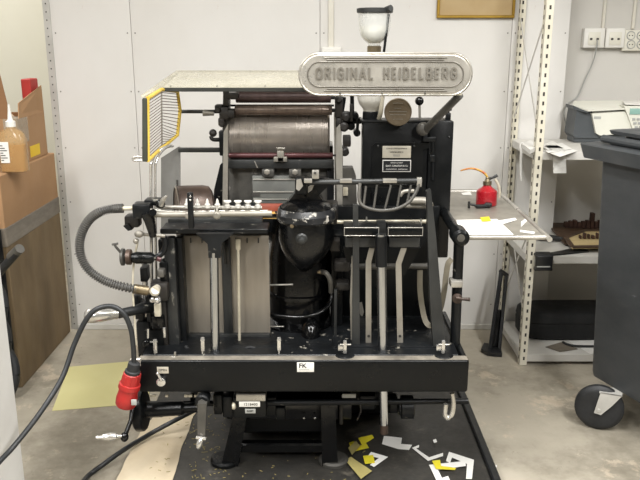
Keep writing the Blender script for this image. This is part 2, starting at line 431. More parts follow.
o=MB().wbox(-1.51,-1.462,3.86,3.965,z0+.006,1.425,.004).build('small_red_box','red_card'); tag(o,'small red box poking up out of the open carton','box')
b=MB()
for k in range(7):
    b.ball((-1.84+.05*k,3.78+.03*(k%3),1.2+.02*(k%2)),.045,(1,.8,.7+.1*(k%3)),10)
o=b.build('crumpled_packing','kraft_paper'); tag(o,'crumpled packing paper filling the open carton','packing'); o['kind']='stuff'
# amber bottle
bc=P(15,166,3.42); bc.z=1.031
bt=thing('glue_bottle','clear plastic bottle of amber liquid with white nozzle on the tall crate','bottle',bc)
b=MB(); z=bc.z
prof=[(0,.9),(.004,1),(.15,1),(.175,.92),(.19,.7),(.2,.35),(.215,.3)]
b.loft([(bc.x,bc.y,z+t*.98,.062*k if t<.17 else .062*k,.036*(k if k>.4 else .55),.55 if t<.16 else .8) for t,k in prof],32); b.build('bottle_body','amber_clear',bt)
b=MB().loft([(bc.x,bc.y,z+t,.057*k,.032*k,.55) for t,k in ((.004,.95),(.008,1),(.125,1),(.126,.99))],32); b.build('liquid','amber',bt,label='amber liquid')
b=MB().lathe((bc.x,bc.y,z+.205),(0,0,1),[(0,.022),(.024,.022),(.028,.014),(.034,.011),(.085,.005),(.1,.0045)],20); b.build('nozzle_cap','white_plastic',bt)
b=MB().wbox(bc.x-.045,bc.x-.005,bc.y-.0385,bc.y-.037,z+.045,z+.14,0); lb=b.build('paper_label','white_label',bt)
b=MB()
for k in range(7): b.wbox(bc.x-.043,bc.x-.043+.012+.018*((k*5)%3)/2,bc.y-.0392,bc.y-.0384,z+.055+k*.011,z+.059+k*.011,0)
b.build('print_bars','black_ink',lb)
# small blue-grey carton edge and jar at far left
o=MB().wbox(-1.60,-1.515,3.315,3.345,1.031,1.062,.004).build('label_roll','keys'); tag(o,'small pale grey pack lying in front of the amber bottle','pack')
# black tube and coiled things in front of the crate
o=None
t=thing('black_pipe','black pipe with grey worn tip leaning in front of the crate','pipe',G(-12,330,0))
MB().tube([Vector((-1.62,3.1,.018)),P(-14,290,2.97),P(-4,276,2.93),P(17,252,2.85)],.017,16).build('tube','rubber',t)
MB().ptube([(11,257,2.874),(20,248.5,2.842)],.0195,16).build('end_collar','iron',t)
t=thing('coiled_hose','coil of thick black hose standing against the fibreboard crate','hose',G(6,400,0))
hc=P(-21,300,3.2)
for k in range(5):
    b=MB(); c=Vector((hc.x-.01*k,3.20-.0*k,.115+.165*k)); R=.14-.012*(k%2)
    b.tube([c+Vector((math.cos(a)*R*.9,math.sin(a)*.05-.02*k*0,math.sin(a)*R)) for a in [2*PI*i/28 for i in range(29)]],.022,12,cap=False)
    b.build('hose_loop','rubber',t)
# white cabinet in the left foreground
c=P(25,480,2.3)
t=thing('white_cabinet','smudged white cabinet side at the left edge in the foreground','cabinet',(c.x-.25,2.08,0))
MB().wbox(c.x-.5,c.x,1.85,2.3,.02,.98,.004).build('cabinet_body','white_door',t)
MB().wbox(c.x-.51,c.x-.0005,1.845,2.3,.98,1.0,.004).build('cabinet_top','white_door',t)
MB().wbox(c.x-.49,c.x-.01,1.86,2.29,0,.02,.001).build('plinth','black_metal',t)
# ================= FLOOR THINGS =================
def flat(name,mat,pxs,z,th=.001,label='',cat='',group=None,jag=0,curl=0):
    pts=[G(u,v,z) for u,v in pxs]
    if jag:
        q=[]
        for i,p in enumerate(pts):
            n=pts[(i+1)%len(pts)]; k=max(1,int((n-p).length/.03))
            for j in range(k):
                w=p.lerp(n,j/k)
                if j: w=w+Vector((random.uniform(-1,1),random.uniform(-1,1),0))*jag
                q.append(w)
        pts=q
    b=MB().poly(pts,(0,0,th)); o=b.build(name,mat,smooth=0)
    if label: tag(o,label,cat,group)
    return o
# grimy steel base tray under the press
ZM=.03
bp=thing('base_tray','grimy black steel tray on the floor that the press stands on','drip tray',(-.05,2.9,0))
fl=[G(86,500,ZM),G(498,505,ZM)]
MB().wbox(-.745,.64,2.15,3.75,.002,ZM,.002).build('tray_floor','mat_grimy',bp)
MB().wbox(.64,.67,2.15,3.75,.002,.05,.004).build('side_rail','black_metal',bp)
flat('yellow_sheet','yellow_paper',[(69,367),(147,360),(150,403),(52,411)],.001,.0015,'large pale yellow paper sheet lying on the concrete floor','paper sheet')
ks=[(118,478),(176,479),(197,436),(210,408),(150,404),(140,430)]
flat('kraft_sheet','kraft_paper',[(116,481),(129,455),(142,429),(156,415),(172,406),(205,400),(197,410),(192,420),(186,438),(180,453),(177,466),(172,482)],ZM+.001,.002,'torn beige packing paper on the black base tray','paper sheet',jag=.003)
# paper scraps
scr=[('white_scrap','paper',[(384,436),(402,438),(401,444),(412,445),(409,450),(398,449),(388,446),(382,444)],'white stepped paper scrap below the steel rod'),
('white_scrap','paper',[(412,448),(419,445),(419,447.5),(416,448.5),(429,457.5),(443,453),(443,456),(428,461)],'thin white V shaped scrap at the middle of the tray'),
('white_scrap','paper',[(449,452),(474,460),(472,479),(466,479),(467,464),(452,457.5),(450,463),(446,461)],'white bracket shaped scrap near the right rail'),
('white_scrap','paper',[(429,465),(465,461),(466,466),(438,470),(442,478),(448,476),(450,480),(438,484)],'white angled scrap at the bottom edge'),
('white_scrap','paper',[(371,452),(388,457),(374,467),(370,465),(379,458),(368,456)],'white hooked scrap beside the olive card'),
('yellow_scrap','yellow_card',[(363,456),(373,455),(375,463),(365,464)],'small square yellow scrap lying on the olive card'),
('yellow_scrap','yellow_card',[(358,438),(372,435),(374,438),(366,443),(369,448),(352,452),(349,443),(354,441),(357,447),(362,445)],'crooked yellow scrap by the pedestal foot'),
('yellow_scrap','yellow_card',[(432,461),(440,460),(441,466),(456,468),(455,470),(436,469)],'yellow scrap under the white angled scrap'),
('olive_scrap','olive_card',[(345,460),(351,457),(372,471),(361,479)],'olive card frame scrap at the bottom left of the scraps'),
('olive_scrap','olive_card',[(348,448),(356,441),(360,446),(352,455)],'small olive scrap next to the pedestal foot'),
('white_scrap','paper',[(433,440),(436,439),(437,442),(434,443)],'tiny white fleck right of the steel rod'),
('white_scrap','paper',[(483,468),(487,467),(487,469),(483,469)],'tiny white fleck outside the right rail')]
for i,(n,m,q,l) in enumerate(scr):
    z=ZM+.001+.0012*i
    if 'outside' in l: q=[(u+10,v-2) for u,v in q]; z=.001
    if 'bottom edge' in l or 'V shaped' in l: pass
    flat(n,m,q,z,.0009,l,'paper scrap','paper scraps on the base tray' if z>.01 else None)
# loose straw-like trimmings
b=MB().mat('straw')
for k in range(150):
    u=random.uniform(150,370) if k%2 else random.uniform(190,225); v=random.uniform(415,482); c=G(u,v,ZM+.001)
    if c.x<-.74 : continue
    a=random.uniform(0,PI); L=random.uniform(.002,.008); d=Vector((math.cos(a),math.sin(a),0))*L; n=Vector((-d.y,d.x,0)).normalized()*.0012
    c.z+=.003 if u<205 else 0
    b.poly([c-d-n,c+d-n,c+d+n,c-d+n],(0,0,.0008))
o=b.build('paper_trimmings','straw',smooth=0); tag(o,'tiny straw coloured paper trimmings strewn over the base tray','trimmings'); o['kind']='stuff'
# ================= PRESS =================
pr=thing('letterpress_machine','black platen letterpress printing press with a long silver name sign on top','printing press',(-.06,2.9,ZM))
YF=2.40
zt=P(300,360.5,YF).z; zbm=P(300,392.5,YF).z
XL=P(138,378,YF).x; XRR=P(468.5,378,YF).x
# --- front beam and bed ---
b=MB().mat('enamel'); b.wbox(XL,XRR,YF,YF+.028,zbm,zt,.008,3)
fb=b.build('front_beam',None,pr)
MB().wbox(XL+.004,XRR-.004,YF+.006,2.437,zt-.004,zt+.002,.001).build('bed_plate','bed_dusty',pr)
MB().wbox(XL+.01,XRR-.03,2.437,2.96,zt-.02,zt+.005,.003).build('bed_casting','enamel_worn',pr)
MB().wbox(XL,XL+.02,YF+.02,2.9,zbm+.02,zt-.004,.004).wbox(XRR-.02,XRR,YF+.02,2.9,zbm+.02,zt-.004,.004).sep('side_skirt','enamel',pr)
# sticker FK
s=MB().pbox(297,362.5,314,372,YF-.0012,.0015,.0003).build('sticker','white_label',fb,label='white sticker with two black letters')
MB().pbox(299,369.4,309,370,YF-.0016,.001,0).build('print_line','keys',s)
text('sticker_text','FK',.024,P(302.6,365.9,YF-.0015),'black_ink',s,off=.0004)
s=MB().pbox(157,367,168.5,373.5,YF-.0015,.002,.0003).build('small_plate','plaque_alu',fb)
text('plate_text','OPEN',.011,P(162.7,370.2,YF-.0018),'black_ink',s)
# chrome valve knob on beam
b=MB(); c=P(161.5,381,YF); b.lathe(c,(0,-1,0),[(0,.012),(.006,.016),(.012,.016),(.014,.013)],24); b.tube([P(161.5,380,YF-.012),P(157.5,373.5,YF-.014)],[.006,.004],12); b.ball(P(157.5,373.5,YF-.014),.0055)
b.build('lever_knob','chrome',fb)
b=MB().box(P(136,362,YF+.005)+Vector((0,0,0)),(.038,.012,.03),None,.003); b.build('end_block','steel',fb)
# small ticks beneath the beam
# --- posts ---
def post(u0,v0,u1,v1,Y,r,mat='chrome_stripe',name='chrome_post'):
    return pt(name,mat,pr,[(u0,v0,Y),(u1,v1,Y)],px(r,Y),24)
q=post(381,234,384,424,2.475,4.8); 
pt('threaded_end','copper_brown',q,[(384,423,2.475),(384.2,433,2.475)],px(4.4,2.475))
b=MB()
for v in (351,354,356.5): c=P(382.6,v,2.475); b.cyl(c-Vector((0,0,.002)),c+Vector((0,0,.003)),px(7.5,2.475),28)
b.sep('collar_ring','enamel_worn',q)
pt('post_sleeve','enamel_worn',q,[(381,236,2.475),(381.2,266,2.475)],px(5.8,2.475))
q=post(214,252,215.5,358,2.475,4.6)
b=MB().ppoly([(196,234),(233,234),(222,243),(220.5,258),(208.5,258),(207.5,244)],2.46,.03); b.build('post_bracket','enamel_worn',pr)
# --- left: plates ---
yp=2.62
pb('delivery_plate','plate',pr,185,236,222.5,334,yp,.008,.001)
pb('delivery_plate','plate',pr,231,236,269.5,335,yp,.008,.001)
pb('slotted_bar','iron_dark',pr,222.5,238,231.5,335,yp-.01,.02)
pb('slot','enamel_gloss',pr,224,240,229,264,yp-.013,.005,.001)
pb('plate_foot','iron_dark',pr,183,334.5,270,349,yp-.02,.1)
b=MB()
for k in range(8): u=190+k*11.3; b.pbox(u,238,u+1.2,243,yp-.004,.006,.0)
b.sep('fork_tip','black_metal',pr)
q=pt('thin_rod','cream_metal',pr,[(238,244,yp-.05),(239.5,343,yp-.05)],px(1.5,yp),10)
MB().pbox(235.6,239,240.4,250,yp-.058,.008,.002).build('rod_head','cream_metal',q)
MB().ptube([(239.5,343,yp-.05),(243,349,yp-.05),(252,352,yp-.06)],.005,10,4).ball(P(239.5,344,yp-.05),.011).build('rod_foot','steel',q)
# dark columns at left
pb('side_column','column_worn',pr,166,238,177,352,2.53,.04,.006)
pb('side_column','enamel_worn',pr,177.5,238,184.5,350,2.56,.05,.004)
pb('side_column','iron_dark',pr,183.5,238,186,345,2.6,.05,.002)
# small valves / pins standing on the bed
def pin(u,v0,v1,Y,w=2.2,mat='chrome'):
    b=MB(); b.pbox(u-w,v0,u+w,v0+(v1-v0)*.72,Y,.012,.003); b.ptube([(u,v0+5,Y+.006),(u,v1,Y+.006)],px(1,Y),10); b.ptube([(u-w-.2,v0+2,Y+.004),(u+w+.4,v0+2,Y+.004)],.0022,8)
    return b.build('adjusting_pin',mat,pr)
for u,v0,v1 in ((155,340,359),(202.5,338,357),(279,338,356)): pin(u,v0,v1,2.44,1.9)
b=MB(); b.ptube([(175,352,2.43),(175,361,2.43)],.004); b.ptube([(171.5,357,2.425),(175.5,357,2.425)],.0025); b.build('bed_stop','steel',pr)
for u in (345,443.5):   # clamps: T-handle on dark disc
    b=MB(); c=P(u,355.5,2.44); b.cyl(c-Vector((0,0,.004)),c+Vector((0,0,.004)),px(10,2.44),28)
    q=b.build('clamp_disc','enamel_worn',pr)
    b=MB(); b.pbox(u-1.8,341,u+1.8,354,2.437,.012,.003); b.ptube([(u-5,344.5,2.44),(u+6,344.5,2.44)],.003,10); b.pbox(u-7,345.5,u-2,351,2.44,.01,.002)
    b.build('clamp_handle','chrome',q)
# cables & dark castings on the bed
b=MB(); b.ptube([(185,346,2.5),(192,352,2.5),(200,350,2.5),(206,354,2.52)],.006,8,5); b.ptube([(240,352,2.5),(250,347,2.5),(262,352,2.5),(275,354,2.5)],.005,8,5); b.build('oil_line','rubber',pr)
pb('bed_casting','enamel_worn',pr,232,347,282,357,2.5,.06,.006)
pt('bed_rod','cream_metal',pr,[(262,351.5,2.49),(300,352.5,2.49)],.003,8)
# --- delivery table & gripper bars ---
b=MB(); a=P(160,233,2.5); c=P(268,233,2.5); b.wbox(a.x,c.x,2.5,2.60,a.z-.004,a.z+.014,.003); b.build('delivery_table','enamel_worn',pr)
pb('table_rail','iron_dark',pr,168,219,262,230,2.61,.05)
gb=pt('gripper_bar','steel_dull',pr,[(152,214.6,2.46),(272,213.4,2.46)],px(2.9,2.46),16)
pt('gripper_bar','steel',pr,[(160,207,2.5),(262,207.8,2.5)],px(2,2.5),14)
pt('gripper_bar','steel',pr,[(146,209,2.47),(160,211,2.47),(172,212,2.49),(268,211,2.5)],px(1.3,2.5),10)
b=MB()
for u in (189,217): c=P(u,215,2.455); b.lathe(c,(0,-1,0),[(-.012,.0135),(.01,.0135),(.013,.009)],8); b.ptube([(u,212,2.455),(u,206,2.47)],.004,8)
b.sep('bar_clamp','steel_dull',gb)
for k,u in enumerate((187,197.5,207.5,217.5,227.5,238,248,258)):
    b=MB(); Yk=2.49; c=P(u,206,Yk)
    b.lathe(c+Vector((0,0,-.006)),(0,0,1),[(0,.007),(.008,.0075),(.009,.005),(.013,.004),(.014,.008),(.018,.008)] if k>3 else [(0,.007),(.01,.007),(.012,.0045),(.018,.004),(.025,.0015)],14)
    if k>3: b.box(c+Vector((0,0,.012)),(.02,.006,.006),None,.002)
    bmesh.ops.scale(b.bm,vec=(1.3,1.3,1.25),space=Matrix.Translation(-(c+Vector((0,0,-.006)))),verts=b.bm.verts); b.build('thumb_screw','thumb',pr)
b=MB(); b.pbox(187.5,193,193,229,2.44,.02,.003); b.ball(P(190.3,195,2.44),.006)
q=b.build('upright_bracket','enamel_worn',pr)
MB().ball(P(190.3,196.5,2.437),.004).ball(P(190.3,200,2.437),.004).sep('bracket_screw','chrome',q)
# red and amber strips by the hub
pb('red_strip','red_pad',pr,257,205,292,212,2.72,.03,.002,label='red strip')
pb('amber_strip','yellow_pad',pr,252,213,290,219,2.7,.03,.002,label='amber strip')
pb('pad_rod','enamel_gloss',pr,258,214.4,282,218,2.66,.01,.002)
b=MB(); b.cyl(P(266,216,2.695),P(266,216,2.70)+Vector((0,.01,0)),.004,8).cyl(P(276,212,2.695),P(276,212,2.705),.004,8); b.sep('strip_hole','black_ink',pr)
# --- left cluster ---
pb('control_block','enamel_worn',pr,132,204.5,150,219,2.46,.06,.006)
pb('control_block','grease',pr,124,216,139,228,2.5,.05,.008)
b=MB().ppoly([(123,226),(128,224),(132,230),(128,231)],2.49,.03); b.build('latch','enamel_worn',pr)
b=MB(); b.ptube([(147,213,2.44),(150,222,2.44),(153,236,2.46)],[.02,.018,.012],14); b.cyl(P(153,212.5,2.41),P(153,212.5,2.46),.012,16); b.build('rocker_arm','enamel_gloss',pr)
b=MB(); b.ball(P(139,234,2.45),.016,(1,.8,.8)); b.ball(P(136,241,2.455),.01); b.ptube([(139,234,2.46),(165,236,2.48)],.006,10); b.build('brass_joint','steel_dull',pr)
pt('curved_pipe','enamel_worn',pr,[(163,236,2.5),(165.5,243,2.5),(163,252,2.5),(155,257.5,2.49),(142,259,2.48)],px(3,2.5),14,6)
b=MB(); b.lathe(P(154,258,2.48),P(120,257.5,2.46)-P(154,258,2.48),[(0,.014),(.01,.02),(.06,.021),(.075,.015),(.085,.015),(.086,.012),(.11,.012)],20); v=b.build('oil_valve','enamel',pr)
MB().lathe(P(129,257,2.465),(1,0,0),[(-.009,.022),(-.007,.027),(.007,.027),(.009,.022)],20).build('valve_ring','copper_brown',v)
MB().lathe(P(123,257,2.465),(1,0,0),[(-.006,.026),(-.004,.03),(.004,.03),(.006,.022)],16).ptube([(122,254,2.45),(116,247,2.44),(114,243.5,2.44)],.0045,8).ptube([(112,244.5,2.44),(118,243.5,2.44)],.004,8).build('wing_nut','iron',v)
b=MB(); b.cyl(P(157,258.5,2.45),P(161,260,2.45),.008); b.build('red_cap','red_rod',v)
# hose
hp=[P(*p) for p in ((123,208.3,2.47),(112,209,2.47),(100,212,2.46),(90,219,2.46),(82.5,231,2.46),(79.5,245,2.46),(82,259,2.46),(90,271,2.46),(103,280,2.46),(118,285.5,2.46),(138,289.5,2.46))]
def cr_pts(pts,k):
    q=[]
    for i in range(len(pts)-1):
        p0=pts[max(i-1,0)];p1=pts[i];p2=pts[i+1];p3=pts[min(i+2,len(pts)-1)]
        for j in range(k):
            t=j/k; q.append(.5*((2*p1)+(p2-p0)*t+(2*p0-5*p1+4*p2-p3)*t*t+(3*p1-p0-3*p2+p3)*t**3))
    q.append(pts[-1]); return q
cp_=cr_pts(hp,26); rr=[px(4.6,2.46)*(1.04 if (i%4)<2 else .72) for i in range(len(cp_))]
h=MB().tube(cp_,rr,14).build('ribbed_hose','rubber_hose',pr)
MB().ptube([(120.5,208.5,2.47),(134,208,2.475)],px(2.2,2.47)).build('hose_nozzle','cream_metal',h)
b=MB().ptube([(134,288.6,2.46),(148,291,2.47)],px(5,2.46)); b.ptube([(146,291,2.47),(152,291.5,2.46)],px(3.4,2.46)); b.build('hose_coupling','brass',h)
pb('head_bracket','enamel_worn',pr,144,200,161,206,2.5,.05,.004)
MB().ptube([(161,205,2.47),(163,200,2.46),(167,196,2.455)],[.01,.008,.003],10,4).build('pointed_lever','steel',pr)
b=MB(); b.ball(P(160,204,2.475),.018,(1,.7,.9)); b.build('swivel','enamel_gloss',pr)
# vertical rods at left, carrying the guard
for u,Y,r in ((150.8,2.6,1.6),(155.2,2.62,1.3)):
    pt('guard_rod','chrome',pr,[(172.5,146,2.74),(168,146.5,2.7),(u+6,152,2.66),(u+1,162,Y),(u,178,Y),(u+.8,262,Y),(u+2,352,Y)],px(r,2.6),12,5)
pb('rod_column','enamel_worn',pr,137,322,150,358,2.52,.06,.006)
pt('rod_pillar','chrome',pr,[(144.5,262,2.56),(146,322,2.56)],px(2.8,2.56),16)
pt('drain_tube','cream_metal',pr,[(137.5,243,2.48),(134.5,258,2.48),(133,275,2.47),(133,295,2.46),(134.5,318,2.45),(136,345,2.44)],px(1.1,2.46),10,5)
g=MB().lathe(P(155.3,290.5,2.44),(0,-1,0),[(-.03,.012),(0,.0165),(.01,.0175),(.012,.0165),(.0125,.014)],28).build('oil_gauge','cream_metal',pr)
MB().cyl(P(155.3,290.5,2.4268),P(155.3,290.5,2.4278),.013,24).build('gauge_glass','white_label',g)
b=MB(); b.lathe(P(156.5,300,2.45),(1,0,.1),[(-.022,.006),(-.016,.009),(-.004,.009),(0,.014),(.008,.014),(.014,.007)],14); b.ball(P(152.5,299,2.44),.007); b.build('drain_tap','chrome',pr)
pb('sight_glass','cream_metal',pr,154,304,160.5,317,2.47,.02,.004)
pb('valve_body','grease',pr,150,283,168,302,2.5,.06,.01); pb('valve_body','enamel_gloss',pr,151,316,164,330,2.5,.05,.008)
pb('pipe_clamp','enamel_worn',pr,140,268,147,282,2.5,.05,.003); pb('pump_body','enamel',pr,159,262,168,286,2.52,.06,.012)
for i,(u0,v0,u1,v1,Y,m) in enumerate(((150,330,166,356,2.52,'enamel'),(138,302,143,322,2.52,'enamel'),(146,296,150,322,2.5,'enamel_worn'),(161,300,167,350,2.52,'grease'),(157,270,164,278,2.49,'iron'),(158,240,168,256,2.6,'enamel'))):
    pb('bracket',m,pr,u0,v0,u1,v1,Y,.05,.006)
b=MB(); b.ptube([(148,329,2.47),(148,338,2.47)],.004,8); b.ptube([(150,342,2.46),(157,342,2.46)],.0035,8); b.pbox(163,328,165.5,338,2.47,.01,.002)
b.sep('linkage_pin','chrome',pr)
b=MB().lathe(P(146,343,2.47),(0,-1,0),[(0,.014),(.01,.014),(.014,.008)],16); b.build('cap_nut','enamel_gloss',pr)
# operating handle (chrome grip) left
hd=pt('operating_handle','enamel_worn',pr,[(118,314,2.42),(136,310,2.46),(150,306,2.52)],[.016,.017,.026],16,4)
d=P(119,313.5,2.42)-P(84,316.5,2.36); MB().lathe(P(84,316.5,2.36),d,[(0,.004),(.004,.016),(.012,.0225),(.03,.025),(.06,.0235),(.085,.02),(.1,.018),(.112,.018)],24).build('handle_grip','chrome',hd)
pb('casting','enamel_worn',pr,133,296,139,320,2.52,.06,.008)
# --- hub (windmill head) ---
YH=2.58
def rg(u,v,w,Y,ry,pw=1): p=P(u,v,Y); return (p.x,Y,p.z,px(w,Y),ry,pw)
b=MB(); b.loft([rg(u,v,w,YH+dy,ry,.9) for u,v,w,dy,ry in ((306,200,8,0.04,.03),(306,201,17,.03,.06),(306,204,23,.02,.085),(306,208,26.5,.01,.1),(306,212,28,0,.108),(306,218,28.3,0,.11),(306.3,219.5,26.8,0,.104),(306.5,228,28,0,.106),(306.5,238,27.5,0.0,.105),(306,247,24.5,.0,.1),(305,256,19,.01,.088),(304,263,12,.02,.07),(304,268,6,.03,.05),(304,270,2,.03,.02))],48)
hb=b.build('windmill_hub','enamel_gloss',pr)
c=P(302,237,YH-.1)
MB().lathe(c+Vector((0,.03,0)),(0,-1,-.25),[(-.02,.028),(.02,.026),(.034,.021),(.038,.017),(.039,.0125),(.05,.0115),(.053,.007)],24).build('hub_cap','iron_dark',hb)
MB().lathe(P(292,226,YH-.098),(0,-1,0),[(0,.007),(.003,.0075),(.005,.006)],14).build('hub_screw','brass',hb)
# chipped rim
b=MB()
p=P(306,213,YH)
pts=[]
for k in range(40):
    a=PI+PI*k/39; pts.append(Vector((p.x+math.cos(a)*px(28.3,YH),YH+math.sin(a)*.111,P(306,217.5,YH).z+.004*math.sin(k*1.7))))
b.bm.free()
MB().loft([rg(306,v,w,YH+dy,ry,.9) for v,w,dy,ry in ((206.5,26,.01,.098),(208,27.2,.01,.104),(212,28.7,0,.110),(217.5,29,0,.112),(219.5,27.4,0,.106))],48,False).build('hub_rim','rim_worn',hb)
# side bolts / castings around hub
pb('hub_casting','grease',pr,326,204,338,225,2.66,.08,.008)
b=MB()
for u,v in ((327,208),(334,210),(331,216)): b.lathe(P(u,v,2.64),(0,-1,0),[(-.02,.008),(.0,.009),(.004,.006)],10)
b.sep('hub_bolt','iron',pr)
# hub clamp on top
b=MB(); b.ppoly([(288,202),(296,192),(300,186),(310,186),(316,190),(323,201),(318,206),(295,206)],2.6,.07); b.build('clamp_base','enamel_gloss',hb)
b=MB(); b.pbox(295,178,307,195,2.56,.05,.006); b.ppoly([(303,180),(321,178),(334,181),(318,196),(309,200),(304,196)],2.6,.04); gc=b.build('arm_clamp','enamel',hb)
b=MB(); b.ppoly([(296.5,180),(301,179),(303,186),(299,191),(296,189)],2.553,.008); b.ppoly([(308,187),(315,183),(312,190),(308,193)],2.59,.01); b.sep('clamp_facet','steel',pr)
# right arm
ar=pt('gripper_arm','iron_dark',pr,[(304,182.5,2.57),(420,180.8,2.55)],px(2.7,2.56),14)
b=MB()
for u0,u1 in ((304,312),(340,352),(383,397)): b.pbox(u0,179.2,u1,183,2.535,.02,.001)
b.pbox(312,170.5,319,179,2.55,.02,.002); b.pbox(417,178,422,187,2.54,.02,.002)
b.sep('arm_block','steel',ar)
MB().cyl(P(315,173,2.545),P(315,173,2.551),.005,10).build('arm_hole','hole',ar)
b=MB(); b.ptube([(360,183,2.545),(359,196,2.535),(361,204,2.53),(369,208.5,2.525),(382,210.5,2.525),(397,208.5,2.525),(409,202,2.53),(416,192,2.54),(419,184,2.545)],px(1.7,2.54),12,7)
for a,c in (((366,186),(363.5,206)),((377,185),(373.5,210)),((391,185),(384.5,210.5)),((401,185),(397,208)),((411,185),(407,203))): b.ptube([(a[0],a[1],2.54),(c[0],c[1],2.53)],px(1.15,2.54),10)
b.build('gripper_cage','iron',pr)
pb('arm_underbar','enamel',pr,358,184.5,415,187.5,2.56,.02,.002)
b=MB(); b.ptube([(400,196,2.72),(404,191.5,2.72),(414,191,2.72)],px(2,2.7),10,4); b.ptube([(410,200.5,2.72),(426,201,2.72),(430,206,2.7)],px(3.8,2.7),14,5); b.ptube([(405,206,2.74),(426,206.5,2.74)],px(2.2,2.7),12)
b.sep('air_pipe','steel_dull',pr)
# --- body beneath hub ---
b=MB(); b.loft([rg(u,v,w,2.86,ry,.75) for u,v,w,ry in ((300,215,26,.12),(300,250,32,.16),(300,283,32,.17),(300,284,33.5,.18),(300,287,33.5,.18),(300,288,31,.16),(300,309,31,.17),(300,311,36,.22),(300,317,36,.22),(300,320,33,.19),(300,352,33,.19))],48)
bd=b.build('hub_pedestal','enamel_gloss',pr)
MB().loft([rg(311,v,w,2.63,ry) for v,w,ry in ((319,3,.015),(323,8,.04),(330,10.5,.055),(337,10,.055),(344,6.5,.04),(348,2,.01))],28).build('pedestal_boss','enamel_gloss',bd)
b=MB(); b.ptube([(270,285,2.68),(293,284.5,2.66)],.0035,8); b.ptube([(270,326.5,2.66),(284,326.5,2.65)],.0025,8); b.sep('trim_rod','steel',bd)
b=MB(); b.ptube([(322,272,2.62),(326,273,2.6),(330,280,2.6),(331,292,2.62)],px(2.6,2.6),10,5); b.build('brass_elbow','iron',pr)
MB().ptube([(268,314,2.66),(290,317,2.63),(310,316,2.62),(324,310,2.64),(331,300,2.68),(332,284,2.7)],px(2.4,2.6),12,6).build('casting_ledge','enamel_gloss',bd)
MB().lathe(P(317,272,2.62),(1,0,0),[(0,.004),(.008,.008),(.014,.008),(.02,.004)],10).build('oil_nipple','brass',pr)
# lever + dark gear castings x 330-345
pb('frame_upright','enamel',pr,331,235,343,352,2.7,.1,.008)
b=MB()
for v0,v1,u0,u1,Y,m in ((262,272,334,350,2.64,0),(283,291,336,349,2.62,0),(240,252,330,340,2.66,0)): b.pbox(u0,v0,u1,v1,Y,.06,.006)
b.sep('gear_casting','grease',pr)
pt('cross_shaft','iron',pr,[(334,267,2.66),(432,266,2.66)],px(3.2,2.66),14)
pb('lever_bar','iron_dark',pr,334,290,337,352,2.6,.02,.002)
# --- feeder side ---
bk=pb('back_plate','enamel',pr,333,206,437,352,2.82,.03,.004)
pb('bed_rail','enamel_worn',pr,333,346,440,354,2.5,.28,.004)
fr_=pt('feeder_rod','cream_metal',pr,[(337,222,2.6),(427,221.5,2.6)],px(2,2.6),12)
b=MB(); b.ptube([(366.5,217,2.59),(366.5,228,2.59)],.003,8); b.ptube([(421,219,2.57),(421,230,2.57)],.003,8); b.ball(P(428,221,2.59),.007); b.sep('rod_pin','steel',fr_)
for u0,u1 in ((344,379),(388,423)):
    b=MB(); a=P(u0,231.5,2.5); c=P(u1,231.5,2.5); zz=P(u0,227.5,2.5).z; zl=P(u0,236,2.5).z
    b.wbox(a.x,c.x,2.5,2.60,zl,zz,.003,2); tb=b.build('feed_table','enamel',pr)
    b=MB(); w=.0022
    b.wbox(a.x,c.x,2.4985,2.503,zz-w,zz+.0005,.0005).wbox(a.x,c.x,2.4985,2.503,zl,zl+w,.0005).wbox(a.x,a.x+w,2.4985,2.503,zl,zz,.0005).wbox(c.x-w,c.x,2.4985,2.503,zl,zz,.0005)
    b.build('table_edge','steel',tb,label='bright worn edge')
    pb('table_block','iron_dark',pr,u0+1,237,u1-3,247.5,2.52,.07,.004)
# brackets and straps
b=MB(); b.ppoly([(372,248),(380,248),(369,270),(366,268)],2.6,.02); b.ppoly([(407,248),(421,248),(404,276),(399,272)],2.6,.02); b.ppoly([(343,248),(352,248),(352,262),(347,262)],2.6,.02); b.sep('table_bracket','enamel',pr)
def strap(pts,w,Y,mat,name='steel_strap',th=.004):
    b=MB(); h=w/2
    L=[(u-h,v) for u,v in pts]+[(u+h,v) for u,v in reversed(pts)]
    b.ppoly(L,Y,th); return b.build(name,mat,pr,smooth=0)
s1=strap([(372,248),(368.5,262),(368.5,355)],5.6,2.53,'steel_dull')
s2=strap([(404,248),(398.5,264),(400.5,355)],5.8,2.53,'steel_dull')
for s_,u in ((s1,368.7),(s2,400)): MB().lathe(P(u,336,2.529),(0,-1,0),[(0,.005),(.0015,.005)],12).build('strap_hole','hole',s_)
strap([(352.5,256),(351,300),(352,352)],2,2.56,'steel_dull')
b=MB(); b.ppoly([(353,205),(358,205),(359,236),(360,354),(352,354),(353,236)],2.515,.02); b.build('feeder_upright','iron_dark',pr,smooth=0)
b=MB(); b.ppoly([(377,222),(386,222),(387,236),(386,245),(375,245),(376,236)],2.55,.03); b.ppoly([(376,240),(387,240),(386,262),(377,262)],2.52,.03); b.build('centre_bracket','iron_dark',pr)
b=MB(); b.ppoly([(427,192),(431,190),(436,235),(446,353),(434,354),(430,300),(428,240)],2.5,.035); b.build('end_upright','iron_dark',pr,smooth=0)
# scuffed patches of paint on the back plate
b=MB(); b.poly([P(u,v,2.818) for u,v in ((391,329),(396,329),(396.5,338),(393,342),(392,336),(390.5,333))],(0,.003,0)); b.poly([P(u,v,2.818) for u,v in ((359,303),(362,302),(364,312),(362,318),(359,312))],(0,.003,0)); b.sep('paint_chip','steel_dull',bk,smooth=0)
